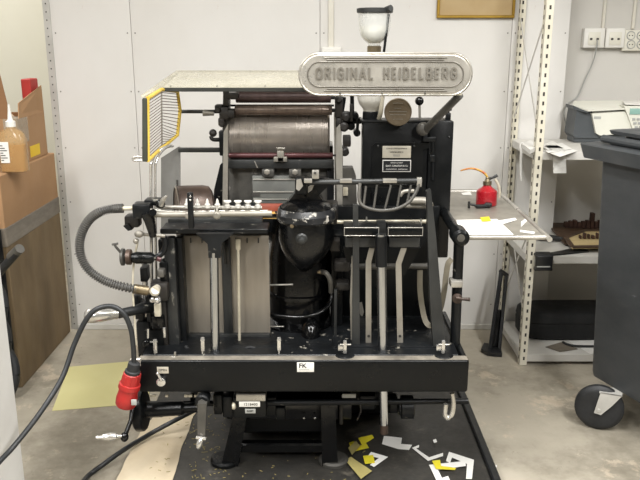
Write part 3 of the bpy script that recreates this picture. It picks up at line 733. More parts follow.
# leather belt loop
def ribbon(pts,w,mat,name,par,ax='x',th=.003,k=8):
    q=cr_pts([Vector(p) for p in pts],k); b=MB(); rows=[]
    for i,p in enumerate(q):
        t=(q[min(i+1,len(q)-1)]-q[max(i-1,0)]).normalized(); s_=t.cross(Vector((0,1,0))) if ax=='x' else Vector((1,0,0))
        s_=s_.normalized()*w/2; n=s_.cross(t).normalized()*th/2
        rows.append([b.bm.verts.new(p+a) for a in (-s_-n,s_-n,s_+n,-s_+n)])
    for a,c in zip(rows,rows[1:]):
        for j in range(4): b.face([a[j],a[(j+1)%4],c[(j+1)%4],c[j]])
    b.face(rows[0]); b.face(rows[-1][::-1]); return b.build(name,mat,par)
ribbon([P(*p) for p in ((452,259,2.56),(448,264,2.56),(446,276,2.57),(444,292,2.58),(440,310,2.6),(433,325,2.62),(426,322,2.64),(422,306,2.66),(420,288,2.66),(420,270,2.67))],px(5.6,2.6),'belt_strap','leather_belt',pr)
# tray support post
tp=pt('tray_post','enamel_worn',pr,[(459,240,2.56),(454.5,354,2.56)],px(5.2,2.56),18)
MB().pbox(451,281,463,288,2.525,.05,.004).build('post_clamp','steel',tp)
MB().lathe(P(457,298,2.53),(0,-1,0),[(0,.018),(.01,.018),(.014,.01)],16).ptube([(457,298,2.51),(462,299,2.5),(470,299.5,2.49)],[.008,.005,.007],12).build('clamp_lever','copper_brown',tp)
MB().lathe(P(461,238,2.50),(0,1,0),[(-.012,.014),(-.01,.022),(0,.03),(.07,.03),(.075,.024)],24).build('knuckle_joint','enamel',tp)
MB().lathe(P(461,238,2.49),(0,-1,0),[(0,.014),(.003,.013),(.003,.006),(.005,.006)],20).build('joint_bolt','iron',tp)
pt('tray_arm','enamel',pr,[(430,193,3.2),(437,201,3.0),(459,236,2.56)],px(5,2.7),16)
MB().pbox(426,187,434,196,3.1,.14,.01).build('arm_joint','grease',pr)
# swing tray
tr=.004
zt_=.948; X0,X1,Y0,Y1=.50,.80,2.55,3.37
tray=MB().wbox(X0,X1,Y0,Y1,zt_-.006,zt_,.001).build('side_tray','steel_dull',pr)
b=MB(); cs=[(X0+.005,Y0-.002),(X1-.03,Y0-.002),(X1-.004,Y0+.003),(X1,Y0+.03),(X1+.01,Y1-.02),(X1-.02,Y1),(X0,Y1)]
b.tube([Vector((x,y,zt_-.001)) for x,y in cs],.0095,12,4); b.build('tray_rim','steel',tray)
pb('tray_hinge','enamel_worn',tray,428,188,440,192,3.34,.03,.004)
# --- ink cabinet ---
cb=MB(); Yc=2.84
cb.pbox(362,121,427,252,Yc,.10,.006); cb.pbox(427,121,451,258,Yc-.01,.11,.006)
cab=cb.build('ink_cabinet','enamel',pr)
b=MB(); b.ppoly([(375,143),(421,143),(430,143),(430,148),(423,150),(423,190),(420,196),(420,206),(372,206),(372,146)],Yc-.008,.01); b.build('front_cover','enamel',cab,smooth=0)
b=MB(); b.pbox(361,120.5,452,122.5,Yc-.006,.11,.003); b.build('cabinet_lid','enamel_worn',cab)
b=MB(); b.pbox(423,137,436,142,Yc-.02,.03,.003); b.ptube([(433,142,Yc-.015),(433,180,Yc-.015)],.006,10); b.pbox(430,155,435,162,Yc-.025,.02,.003); b.build('door_latch','enamel_worn',cab)
b=MB()
for u,v in ((378,146),(414,146),(431,157),(449,137)): b.ball(P(u,v,Yc-.01),.005)
b.sep('cover_screw','iron_dark',cab)
s=MB().pbox(382.5,146,411,158,Yc-.013,.006,.001).build('maker_plate','plaque_alu',cab)
text('plate_text','SCHNELLPRESSENFABRIK',.0075,P(396.7,148.6,Yc-.0135),'plaque_ink',s,sx=.95)
text('plate_text','HEIDELBERG',.009,P(396.7,152.3,Yc-.0135),'plaque_ink',s)
b=MB(); b.pbox(393,154.3,400,156.6,Yc-.0137,.001,0); b.build('stamped_field','alu',s)
s=MB().pbox(382.5,160,411,172,Yc-.013,.006,.001).build('dealer_plate','white_ink',cab)
MB().pbox(383.3,160.8,410.2,171.2,Yc-.0138,.001,0).build('plate_field','plaque_black',s)
text('plate_text','GENERALAGENT',.0062,P(396.7,162.8,Yc-.0142),'white_ink',s)
text('plate_text','GUST. CARLSSON & Co',.0088,P(396.7,165.9,Yc-.0142),'white_ink',s,off=.0001,sx=.92)
text('plate_text','STOCKHOLM · GÖTEBORG',.0066,P(396.7,169.4,Yc-.0142),'white_ink',s)
# brass disc on stalk
dd=MB().lathe(P(398,112,Yc-.06),(0,-1,.05),[(-.006,.049),(-.004,.0505),(.004,.0505),(.006,.048),(.006,.045),(.005,.0445)],48).build('brass_disc','disc_brass',pr)
b=MB()
for k,(du,v,w) in enumerate(((0,103,5),(0,108,3.5),(0,111.5,9),(0,114.5,8),(0,119,5))): b.pbox(398-w,v,398+w,v+.45,Yc-.0675,.002,0)
b.sep('embossed_line','steel_dull',dd)
pt('disc_stalk','enamel_worn',dd,[(398,116,Yc-.05),(398,125,Yc+.01)],.006,10)
lv=pt('lever_rod','steel',pr,[(419.5,104,Yc+.05),(419.8,121,Yc+.05)],px(1.2,Yc),10)
MB().ball(P(419.4,101,Yc+.05),px(4.3,Yc)).build('knob','enamel_gloss',lv)
b=MB(); b.ptube([(448,121,Yc+.03),(448,107,Yc+.03)],.006,8); b.pbox(444,107,452,111,Yc+.02,.02,.003); b.pbox(446,113,451,120,Yc+.02,.02,.003); b.ptube([(447,107,Yc+.03),(452,107,Yc+.03)],.005,8); b.build('hinge_pin','enamel_worn',cab)
# sign arm
pt('sign_arm','iron',pr,[(460,95,2.64),(424,131,2.80)],px(3.6,2.75),16)
MB().ball(P(423,129,2.80),px(6.6,2.8),(1,.8,1)).build('arm_socket','iron',pr)
# --- name sign ---
Ys=2.62
def stad(uc0,uc1,v,r,Y,n=24):
    a=P(uc0,v,Y); b_=P(uc1,v,Y); R=px(r,Y)*.985; o=[]
    for k in range(n+1): t=-PI/2+PI*k/n; o.append(Vector((b_.x+math.cos(t)*R,Y,b_.z+math.sin(t)*R)))
    for k in range(n+1): t=PI/2+PI*k/n; o.append(Vector((a.x+math.cos(t)*R,Y,a.z+math.sin(t)*R)))
    return o
vc=74.3
def stadring(b,r0,r1,Y0,Y1):
    o=stad(319.8,451.2,vc,r0,Y0); i=stad(319.8,451.2,vc,r1,Y1)
    A=[b.bm.verts.new(p) for p in o]; B=[b.bm.verts.new(p) for p in i]; n=len(A)
    for k in range(n): b.face([A[k],A[(k+1)%n],B[(k+1)%n],B[k]])
    return B
b=MB()
o=stad(319.8,451.2,vc,20.6,Ys+.03); 
prof=[(20.6,.03),(20.6,.005),(20.1,.001),(19.5,0),(18.7,.003),(18.2,.003),(17.6,.001),(17,.001)]
last=None; f0=None
prev=[b.bm.verts.new(p) for p in o]; b.face(prev)
for r,y in prof[1:]:
    cur=[b.bm.verts.new(p) for p in stad(319.8,451.2,vc,r,Ys+y)]; n=len(cur)
    for k in range(n): b.face([prev[k],prev[(k+1)%n],cur[(k+1)%n],cur[k]])
    prev=cur
b.face(prev[::-1])
sg=b.build('name_sign','alu',pr,smooth=60)
b=MB()   # inner raised panel edge and straight speed lines
def tube_st(r,w): 
    q=stad(319.8,451.2,vc,r,Ys-.0005); b.tube(q+[q[0]],w,8)
tube_st(11.6,.0022)
for dv,e in ((-16.6,0),(16.6,0),(-14.4,-3),(14.4,-3)):
    b.ptube([(324-e,vc+dv,Ys),(447+e,vc+dv,Ys)],.0024,8)
b.sep('raised_line','alu_dark',sg)
b=MB()
for u in (340,382,425): b.ball(P(u,93,Ys),.0035)
b.sep('rivet','iron',sg)
def arc(cx,cz,rx,rz,a0,a1,n=9): return [(cx+rx*math.cos(math.radians(a0+(a1-a0)*k/n)),cz+rz*math.sin(math.radians(a0+(a1-a0)*k/n))) for k in range(n+1)]
GL={'O':[arc(.5,.72,.5,.28,0,180)+arc(.5,.28,.5,.28,180,360)+[(1,.72)]],
'R':[[(0,0),(0,1)],[(0,1),(.6,1)]+arc(.6,.76,.38,.24,90,-90)+[(0,.52)],[(.5,.5),(1,0)]],
'I':[[(0,0),(0,1)]],
'G':[arc(.5,.72,.5,.28,20,180)+arc(.5,.28,.5,.28,180,360)+[(1,.48),(.55,.48)]],
'N':[[(0,0),(0,1)],[(0,1),(1,0)],[(1,0),(1,1)]],
'A':[[(-.05,0),(.5,1)],[(.5,1),(1.05,0)],[(.2,.3),(.8,.3)]],
'L':[[(0,1),(0,0)],[(0,0),(.9,0)]],
'H':[[(0,0),(0,1)],[(1,0),(1,1)],[(0,.5),(1,.5)]],
'E':[[(0,0),(0,1)],[(0,1),(.9,1)],[(0,.5),(.8,.5)],[(0,0),(.9,0)]],
'D':[[(0,0),(0,1)],[(0,1),(.5,1)]+arc(.5,.72,.5,.28,90,0)+arc(.5,.28,.5,.28,0,-90)+[(0,0)]],
'B':[[(0,0),(0,1)],[(0,1),(.55,1)]+arc(.55,.77,.38,.23,90,-90)+[(0,.54)],[(.55,.52)]+arc(.55,.26,.45,.26,90,-90)+[(0,0)]]}
wd='ORIGINAL HEIDELBERG'; xa_=P(315.5,73.3,Ys).x; xb_=P(454.5,73.3,Ys).x
hh=px(11.2,Ys); sw=.0064; gp=.0075; spc=.0255; WF={'O':1.15,'G':1.1,'N':1.12,'A':1.12,'R':1.05,'E':.86,'L':.88,'D':1.02,'B':.98}
lw=((xb_-xa_)-3*sw-16*gp-spc)/15; x_=xa_; z_=P(385,73.4,Ys).z-hh/2
b=MB()
for c_ in wd:
    kk_=0
    if c_==' ': x_+=spc; continue
    w_=(lw*WF.get(c_,1)-sw) if c_!='I' else 0
    for stl in GL[c_]:
        q_=[Vector((x_+sw/2+u_*w_,Ys+.0005,z_+sw/2+v_*(hh-sw))) for u_,v_ in stl]
        for m_,n_ in zip(q_,q_[1:]):
            d_=(n_-m_).normalized()*sw*.32; side=Vector((d_.z,0,-d_.x)).normalized()*sw/2
            b.poly([m_-d_-side,n_+d_-side,n_+d_+side,m_-d_+side],(0,-.0040-.00006*(kk_:=kk_+1),0))
    x_+=w_+sw+gp
b.build('raised_lettering','alu_letter',sg,smooth=0)
pb('worn_strip','cream_metal',sg,333,93.2,462,95.4,Ys+.004,.02,.001)
# --- powder jar ---
Yj=2.9
def V(u,v): return P(u,v,Yj).z
xj=P(374.5,30,Yj).x
b=MB().mat('glass'); R=lambda w: px(w,Yj)*.97
b.lathe((xj,Yj,0),(0,0,1),[(V(374,13),R(15.6)),(V(374,30),R(14.6)),(V(374,36),R(13.2)),(V(374,40.5),R(10)),(V(374,43.5),R(6)),(V(374,46),R(5.5))][::-1],32)
jr=b.build('powder_jar',None,pr)
b=MB().lathe((xj,Yj,0),(0,0,1),[(V(374,26),R(13.6)),(V(374,30),R(13.2)),(V(374,36),R(12)),(V(374,40),R(9)),(V(374,43),R(5))][::-1],32); b.build('powder','powder',jr)
b=MB().lathe((xj,Yj,0),(0,0,1),[(V(374,13),R(16.6)),(V(374,12.5),R(17.2)),(V(374,8.6),R(17.4)),(V(374,8),R(15.5))],32); b.ptube([(386,10,2.86),(391,8,2.84)],.012,10); b.build('jar_lid','iron_dark',jr)
b=MB().lathe((xj,Yj,0),(0,0,1),[(V(374,56),R(6.5)),(V(374,46.5),R(6.8)),(V(374,45.5),R(5))],24); b.build('jar_neck','brass',jr)
pt('jar_rod','enamel',jr,[(388.5,14,Yj-.03),(383.5,56,Yj-.03)],.005,10)
xl=P(371,100,Yj).x
b=MB().lathe((xl,Yj,0),(0,0,1),[(V(371,88),R(13.5)),(V(371,99),R(13.3)),(V(371,104),R(11.5)),(V(371,108.5),R(8)),(V(371,111),R(7.5))][::-1],32); b.build('lower_jar','powder',pr)
b=MB().lathe((xl,Yj,0),(0,0,1),[(V(371,121),R(8)),(V(371,112),R(8)),(V(371,110),R(6.5))],24); b.build('jar_base','enamel_worn',pr)
pt('jar_pipe','cream_metal',pr,[(382,95,Yj-.03),(381,110,Yj-.03),(379,119,Yj-.02)],.009,10,4)
# --- inking unit ---
Yi=3.05
sfl=MB().ppoly([(223,96),(229,94),(229.5,128),(230,233),(222,233),(222.5,128)],Yi-.08,.05).build('side_frame','iron',pr,smooth=0)
sfr=MB().ppoly([(334,112),(341.5,125),(342,233),(335.5,233),(334.5,160)],Yi-.08,.05).build('side_frame','steel_dull',pr,smooth=0)
ax=P(230,134,Yi); bx=P(329.5,134,Yi)
L=bx.x-ax.x
b=MB().lathe((ax.x,Yi,ax.z-.005),(1,0,0),[(0,.07),(0,px(20,Yi)),(.008,px(21.5,Yi)),(L-.008,px(21.5,Yi)),(L,px(20,Yi)),(L,.07)],64); b.build('ink_drum','drum',pr)
def rol(u0,u1,v,r,Y,mat,name='ink_roller'):
    b=MB().lathe(P(u0,v,Y),(1,0,0),[(0,px(r,Y)*.9),(.003,px(r,Y)),(P(u1,v,Y).x-P(u0,v,Y).x-.003,px(r,Y)),(P(u1,v,Y).x-P(u0,v,Y).x,px(r,Y)*.9)],28)
    o=b.build(name,mat,pr)
    MB().ptube([(u0-5,v,Y),(u1+4,v,Y)],px(r*.4,Y),12).build('roller_shaft','iron_dark',o); return o
rol(236,331,97.3,5.2,Yi-.02,'roller'); rol(235,332,110.3,4.6,Yi-.07,'roller_pale')
rol(229,333,155.4,2.6,Yi-.14,'red_rod')
pt('cross_rod','enamel',pr,[(228,105.5,Yi-.02),(334,105.5,Yi-.02)],px(1,Yi),10)
pb('ink_trough','enamel_gloss',pr,228,146,333,169,Yi-.02,.16,.004)
pb('front_rail','iron_dark',pr,224,160,334,168.5,Yi-.16,.03,.003)
MB().ppoly([(254,161),(255,161),(258,168),(257,168)],Yi-.1615,.002).build('scratch','steel',pr)
b=MB(); b.pbox(277,151,284,162,Yi-.18,.03,.003); b.pbox(273.5,157,287,162,Yi-.18,.025,.003); b.ptube([(276.5,148.5,Yi-.17),(285,148.5,Yi-.17)],.005,10); b.build('trough_clamp','steel_dull',pr)
pb('roller_bed','enamel',pr,224,86,336,92,Yi+.02,.1,.003)
# mechanisms at the drum ends
def clus(name,items,Y,mat,bev=.005):
    b=MB()
    for it in items:
        b=MB()
        if len(it)==4: b.pbox(it[0],it[1],it[2],it[3],Y,.05,bev)
        elif len(it)==3: b.lathe(P(it[0],it[1],Y),(0,-1,0),[(-.05,px(it[2],Y)),(.006,px(it[2],Y)),(.012,px(it[2]*.6,Y))],16)
        b.build(name,mat,pr)
clus('roller_bearing',[(214.5,105,222,111),(219,107,228,120),(227,110,234,118),(218,118,224,126),(227,93,238,99),(223,90,228,106),(222,124,3),(218,110,3)],Yi-.12,'grease')
clus('roller_bearing',[(335,97,343,118),(340,112,350,120),(339,100,3),(346,118,4),(344,127,4.5),(343,136,351,147),(345,152,4),(336,118,342,128),(350,104,353,122)],Yi-.12,'grease')
clus('roller_bearing',[(219,131,224,156),(338,146,343,170),(345,118,362,124),(355,116,3.6),(357,133,3.4),(351,126,4)],Yi-.10,'enamel')
b=MB(); b.ball(P(213,133,Yi-.1),px(3.6,Yi)); b.ptube([(211,136,Yi-.1),(213,139.5,Yi-.1),(222,139.5,Yi-.08)],px(1.9,Yi),12,4); b.build('ball_lever','grease',pr)
b=MB(); b.ptube([(203,113,Yi-.12),(214,113.8,Yi-.12)],[.012,.007],12); b.build('pointed_grip','steel_dull',pr)
b=MB(); b.ptube([(352,95,Yi-.1),(352.5,122,Yi-.1)],.008,10); b.ptube([(358,118,Yi-.13),(357,136,Yi-.13)],.006,10); b.ptube([(344,97,Yi-.1),(339,130,Yi-.1)],.009,10); b.sep('linkage_rod','enamel',pr)
MB().ppoly([(336.5,128),(340,124),(342.5,150),(342.5,232),(337.5,232),(336,160)],Yi-.2,.01).build('frame_edge','steel',pr)
MB().ppoly([(223.5,132),(228,124),(227.5,232),(222,232)],Yi-.2,.01).build('frame_edge','steel_dull',pr)
# platen area
pl=pb('platen_back','iron',pr,229,168,334,240,Yi-.1,.05,.003)
pb('platen_strip','enamel_worn',pr,327,168,334,236,Yi-.12,.02,.003)
ch=pb('printing_chase','chase_metal',pr,252.5,176,301,207,Yi-.16,.03,.002)
b=MB()
for v in (179,191.5,199): b.pbox(253,v,300.5,v+1.2,Yi-.164,.006,.001)
b.sep('chase_ridge','steel',ch)
pb('chase_slot','hole',ch,252,193,260,196,Yi-.164,.006,.0)
b=MB(); b.pbox(262,169.5,274,177,Yi-.18,.04,.003); b.pbox(289,169.5,301,177,Yi-.18,.04,.003); q=b.sep('chase_lug','iron',pr)
b=MB()
for u in (267,295): b.lathe(P(u,172,Yi-.181),(0,-1,0),[(0,.012),(.004,.012),(.006,.008),(.006,.004)],6)
b.sep('lug_bolt','steel_dull',pr)
pb('platen_lower','enamel_worn',pr,229,205,334,232,Yi-.2,.05,.004)
MB().ppoly([(211,233),(214,190),(220,165),(224,162),(224,233)],Yi-.12,.05).build('side_casting','enamel_worn',pr,smooth=0)
MB().ppoly([(342,168),(353,168),(356,176),(358,233),(342,233)],Yi-.14,.06).build('side_casting','iron',pr)
b=MB(); b.pbox(343,188,348,196,Yi-.16,.03,.002); b.build('casting_lug','cream_metal',pr)
# brown drum and grey guard plate at the left
c0=P(186,214,2.78)
b=MB().lathe(P(177,214,2.78),Vector((1,.3,0)),[(0,.095),(.004,.104),(.012,.107),(.1,.105),(.125,.1),(.135,.085)],48); fw=b.build('flywheel','copper_brown',pr)
b=MB().lathe(P(177,214,2.78)+Vector((-.001,0,0)),Vector((1,.3,0)),[(-.002,.1),(.001,.109),(.004,.1)],48,False); b.build('flywheel_rim','steel',fw)
MB().ppoly([(161,158),(178,147),(180,147),(180,234),(161,234)],2.98,.012).build('guard_plate','galvanised',pr,smooth=0)
MB().pbox(176.5,180,178,188,2.976,.01,0).build('plate_slot','hole',pr)
# --- top guard ---
Yg,Yb=2.76,3.16
A=P(161,88.5,Yg);B=P(334,88.5,Yg);C_=P(345,71.5,Yb);D=P(179,71.5,Yb)
b=MB(); b.poly([A,B,C_,D],(0,0,.005)); tg=b.build('top_guard_panel','acrylic',pr,smooth=0)
E_=P(143.5,98,2.46)
b=MB(); b.poly([E_,A,D,D+Vector((-.012,0,0)),E_+Vector((-.008,0,.004))],(0,0,.004)); b.build('guard_side_panel','acrylic',tg,smooth=0)
b=MB(); b.bar(A+Vector((0,0,-.004)),B+Vector((0,0,-.004)),.012,.014); b.build('guard_bar','guard_black',tg)
b=MB(); b.bar(D,C_,.006,.007); b.bar(D,A,.006,.006); b.build('guard_edge','steel_dull',tg)
b=MB()
for t in (.05,.32,.6,.86): b.ball(A.lerp(B,t)+Vector((0,.02,.006)),.004); 
b.sep('guard_screw','iron',tg)
pb('guard_strut','guard_black',pr,180,110,222,113.5,2.96,.02,.003); pb('guard_strut','guard_black',pr,178,148,222,152.5,2.96,.02,.003)
# side wing with yellow frame
y0,y1,y2=2.47,2.74,2.90
T0,T1,T2=P(147.5,98.5,y0),P(161.5,89.5,y1),P(177.5,91.5,y2)
M2=P(180,110,y2); N2=P(177.5,135,y2); B1=P(168,143,y1+.08); B0=P(148,160.5,y0); B1a=P(162,147.5,y1)
out=[T0,T1,T2,M2,N2,B1,B1a,B0]
wg=MB().tube([T0,T1,T2,M2,N2,B1,B1a,B0,T0],.0068,8).build('side_guard_frame','guard_yellow',pr,label='yellow wing frame')
b=MB()
n=20
for k in range(1,n):
    t=k/n; p0=T0.lerp(B0,t); p1=T1.lerp(B1a,t); 
    rr_=[T2,M2,N2,B1]
    s_=t*3; i=min(int(s_),2); p2=rr_[i].lerp(rr_[i+1],s_-i)
    b.tube([p0,p1,p2],.0014,6)
b.build('guard_wires','wire',wg)
b=MB(); b.bar(P(145.3,98,y0),P(145.3,161.5,y0),.016,.018,.003); b.build('wing_post','guard_olive',wg)
b=MB(); b.tube([T1,B1a],.003,6); b.build('wing_fold','steel_dull',wg)
MB().ptube([(143,157,y0),(137,156.5,y0),(133,158.5,y0),(134.5,160.5,y0),(143,160,y0)],.004,8,4).build('wing_hook','steel',wg)
# --- under the beam ---
ysh=2.47
pt('main_shaft','enamel_worn',pr,[(140,404,ysh+.03),(468,401,ysh+.03)],px(3.2,ysh),16)
hw=MB().lathe(P(141,410,ysh),(1,0,.05),[(-.02,.04),(-.018,.07),(-.012,.076),(.012,.076),(.018,.07),(.02,.03),(.06,.028),(.15,.026),(.16,.018),(.22,.018)],40).build('belt_pulley','enamel',pr)
pb('pulley_bracket','enamel',pr,146,412,163,418,ysh,.05,.006)
cd=MB(); c=P(202,402,2.385); cd.lathe(c+Vector((0,.05,0)),(0,-1,0),[(0,.024),(.05,.026),(.055,.022)],24); cd=cd.build('crank_boss','enamel_worn',pr)
MB().lathe(c+Vector((0,-.005,0)),(0,-1,0),[(0,.014),(.004,.014),(.006,.008)],6).build('crank_bolt','iron',cd)
b=MB(); b.ppoly([(197.5,404),(206.5,404),(205,437),(197.5,437)],2.345,.02); b.build('crank_arm','iron',cd)
b=MB(); b.ptube([(196,437.5,2.335),(206,439,2.335)],.006,10); b.lathe(P(201,438,2.335),P(197.5,450,2.32)-P(201,438,2.335),[(0,.007),(.01,.0105),(.025,.0105),(.038,.005),(.04,.002)],14); b.build('crank_grip','chrome',cd)
pb('shaft_bearing','enamel',pr,213,395,222,415,2.46,.06,.006); pb('shaft_bearing','enamel_worn',pr,222,397,233,418,2.47,.06,.008)
clus('gear_box',[(190,395,198,410),(262,398,276,416),(276,408,285,420)],2.5,'enamel')
b=MB(); 
for u0,u1 in ((150,156),(165,168),(184,189),(187,192),(194,200)): b.pbox(u0,395,u1,397.5,2.45,.01,.002)
b.sep('shim','cream_metal',pr)
ct_=pb('counter_box','enamel',pr,233,398,266,418,2.43,.07,.005)
pb('counter_lid','steel',ct_,236,394.5,265.5,401.5,2.425,.06,.003)
q=pb('counter_window','white_label',ct_,239,402,260,407,2.424,.008,.001)
text('counter_digits','1218400',.0145,P(250.5,404.5,2.4235),'plaque_ink',q)
q=pb('counter_plate','keys',ct_,245,409,255.5,413.5,2.428,.004,.001); text('plate_text','RESET',.009,P(250.2,411.2,2.4275),'black_ink',q)
b=MB().lathe(P(236,406,2.43),(-1,0,0),[(0,.006),(.004,.013),(.012,.013),(.014,.01)],18); b.build('counter_knob','cream_metal',ct_)
# motor and hook at right
b=MB().lathe(P(398,407,2.53),(1,0,0),[(0,.025),(.004,.03),(.008,.031),(.012,.044),(.055,.044),(.06,.032),(.062,.02)],28); b.build('motor_housing','enamel_worn',pr)
pb('shaft_hanger','enamel',pr,360,396,376,410,2.5,.06,.006); pb('shaft_hanger','enamel',pr,389,400,398,414,2.51,.06,.006)
pb('data_plate','keys',pr,342,394,356,398,2.5,.005,.001)
b=MB().ptube([(452,393,2.44),(453.5,403,2.44),(452,414,2.44),(447.5,418,2.44),(445,414,2.44),(446,404,2.44)],px(2.6,2.44),14,6); b.build('lifting_hook','chrome',pr)
# rear body under the bed
pb('under_frame','enamel_gloss',pr,226,400,352,420,2.62,.5,.008)
MB().wbox(-.42,.4,2.86,3.2,.2,.55,.01).build('lower_body','enamel',pr)
# pedestal
q0=lambda u,v,Y:P(u,v,Y)
for s_,us in ((0,[(236,404),(249,404),(238,468),(221,468)]),(1,[(321,402),(335,402),(338,462),(322,464)])):
    b=MB()
    p=[P(u,v,2.56) for u,v in us]; 
    zz=ZM+.004
    for i in (2,3): p[i].z=max(p[i].z,zz)
    p[2].z=zz;p[3].z=zz
    b.poly(p,(0,.08,0)); b.build('pedestal_leg','enamel_gloss',pr,smooth=0)
    b=MB(); c=(p[2]+p[3])/2; b.lathe((c.x+(-.02 if s_==0 else .015),2.60,ZM+.001),(0,0,1),[(0,.058),(.012,.058),(.018,.05)],32); b.build('foot_pad','iron' if s_ else 'enamel',pr)
xa,xb=P(238,440,2.6).x,P(324,440,2.6).x
MB().wbox(xa-.01,xb+.01,2.65,2.9,ZM+.09,.235,.012).build('pedestal_box','enamel',pr)
MB().wbox(xa-.02,xb+.02,2.60,2.64,ZM+.035,ZM+.075,.006).build('cross_bar','enamel_gloss',pr)
MB().wbox(xa-.1,xb+.3,2.95,3.6,ZM+.002,.5,.02).build('rear_base','enamel',pr)
b=MB()
for u in (277,304,315): b.ball(P(u,418,2.6),.005)
b.sep('frame_bolt','chrome',pr)
# oily brass fitting under the beam
MB().pbox(339,405,343,425,2.6,.02,.004).ptube([(358,398,2.5),(361,410,2.5),(357,420,2.52)],.003,8,4).build('drip_pipe','grease',pr)
# crank lower-left with chrome ball grip
lc=pt('lower_crank','enamel_gloss',pr,[(133,404,2.4),(131,420,2.37),(125,436,2.34)],[.009,.008,.008],12)
MB().ball(P(124.5,437,2.34),.018,(.8,.8,1)).build('crank_joint','enamel_gloss',lc)
d=P(93,438,2.31)-P(122,436,2.335); MB().lathe(P(122,436,2.335),d,[(0,.006),(.015,.007),(.02,.012),(.04,.0145),(.06,.011),(.07,.006),(.08,.0075),(.088,.004)],18).build('crank_grip','chrome',lc)

# ================= CABLES / PLUG =================
pg=thing('red_power_connector','red industrial power connector hanging on a black cable at the left','connector',P(128,414,2.33))
YQ=2.34
cA=[P(0,461,2.02),P(14,446,2.08),P(40,413,2.17),P(62,378,2.25),P(74,345,2.3),P(86,320,2.32),P(97,309,2.33),P(112,306.5,2.34),P(124,314,2.34),P(131,330,2.34),P(133.5,350,2.34),P(134,368,2.34)]
cA=[P(-20,484,1.93)]+cA
MB().tube(cA,px(2.7,2.3),12,8).build('supply_cable','cable',pg,label='black supply cable')
ax0=P(134.5,362,YQ); ax1=P(123.5,414,YQ); dr=(ax1-ax0); Lq=dr.length
MB().lathe(ax0,dr,[(0,.014),(.004,.02),(.03,.021),(.033,.026),(.045,.026)],20).build('cable_gland','rubber',pg)
b=MB().lathe(ax0+dr*(.2),dr,[(0,.024),(.004,.029),(.04,.031),(.042,.036),(.058,.037),(.06,.032),(.085,.034),(.095,.036),(.12,.035),(.128,.03),(.13,.024)],32); rb=b.build('connector_body','red_plastic',pg)
b=MB()
for k in range(9):
    a=2*PI*k/9; r0=Vector((math.cos(a),math.sin(a)*1,0)); b.bar(ax0+dr*.22+r0*.0295,ax0+dr*.40+r0*.031,.004,.004,.001)
b.build('grip_rib','red_plastic',rb)
MB().pbox(131,400,136.5,405.5,YQ-.036,.006,.002).build('rating_label','keys',pg)
o=MB().tube([P(72,500,2.15)]+[G(86,478,.015),G(104,464,.03),G(125,449,.05),G(150,434,.055),P(172,422,2.8),P(195,410,2.85)],px(2.9,2.4),12,8).build('floor_cable','cable')
tag(o,'black cable running from the bottom edge over the beige paper to the press','cable')
# ================= OIL CAN AND TRAY ITEMS =================
oc=G(486,205,.948); oc.z=.9485
can=thing('oil_can','small red pump oil can with orange curved spout on the side tray','oil can',oc)
b=MB().lathe(oc,(0,0,1),[(0,.040),(.003,.043),(.055,.043),(.062,.041),(.075,.022),(.082,.016),(.086,.016)],32); b.build('can_body','red_can',can)
MB().lathe(oc+Vector((0,0,.086)),(0,0,1),[(0,.018),(.014,.018),(.016,.012),(.026,.008),(.03,.009),(.034,.006)],20).build('pump_collar','brass',can)
tb_=[oc+Vector(p) for p in ((0,0,.115),(-.012,0,.132),(-.04,0,.148),(-.075,0,.154),(-.115,-.005,.146))]
MB().tube(tb_,[.005,.005,.0045,.004,.003],10,6).build('spout','orange_tube',can)
MB().tube([oc+Vector(p) for p in ((.004,0,.11),(.022,0,.116),(.04,0,.125))],[.006,.005,.007],10,4).build('pump_lever','black_metal',can)
MB().tube([oc+Vector(p) for p in ((.03,-.005,.11),(.045,-.01,.085),(.052,-.01,.05),(.05,-.01,.03))],[.006,.006,.006,.004],10,5).build('drip_tube','label_clear',can)
# small wrench / black tool in front of the can
c=G(481,208,.949)
tl=thing('black_clamp_tool','small black clamp tool lying in front of the red oil can','tool',c)
MB().box(c+Vector((0,0,.008)),(.05,.02,.014),.2,.004).box(c+Vector((.03,.006,.012)),(.03,.028,.018),-.3,.005).build('tool_body','black_metal',tl)
MB().tube([c+Vector((-.055,0,.018)),c+Vector((-.02,0,.01))],.005,10).cyl(c+Vector((-.05,0,.0)),c+Vector((-.05,0,.028)),.005).build('tool_screw','iron_dark',tl)
def fsheet(name,mat,pxs,z,label,group=None,cat='paper'):
    pts=[G(u,v,z) for u,v in pxs]; b=MB().poly(pts,(0,0,.0006)); o=b.build(name,mat,smooth=0); return tag(o,label,cat,group)
g_='loose papers on the side tray'
fsheet('paper_sheet','paper',[(456,220),(497,219),(514,235),(461,236)],.9488,'largest white sheet at the front of the side tray',g_)
fsheet('paper_sheet','paper',[(496,221),(515,218),(517,220),(500,225)],.9502,'white paper strip right of the yellow scrap on the side tray',g_)
fsheet('paper_sheet','paper',[(521,222),(525,219),(527,221),(521,227)],.9488,'short white strip near the right rim of the side tray',g_)
fsheet('paper_sheet','paper',[(520,230),(535,232),(534,234),(520,232)],.9488,'narrow white strip at the right front corner of the side tray',g_)
fsheet('paper_sheet','paper',[(461,193),(470,192),(472,195),(463,195)],.9488,'small white note at the back of the side tray',g_)
fsheet('yellow_note','yellow_card',[(480,217.5),(489,216.5),(491,221),(482,221.5)],.9515,'small yellow note on the white sheet on the side tray')
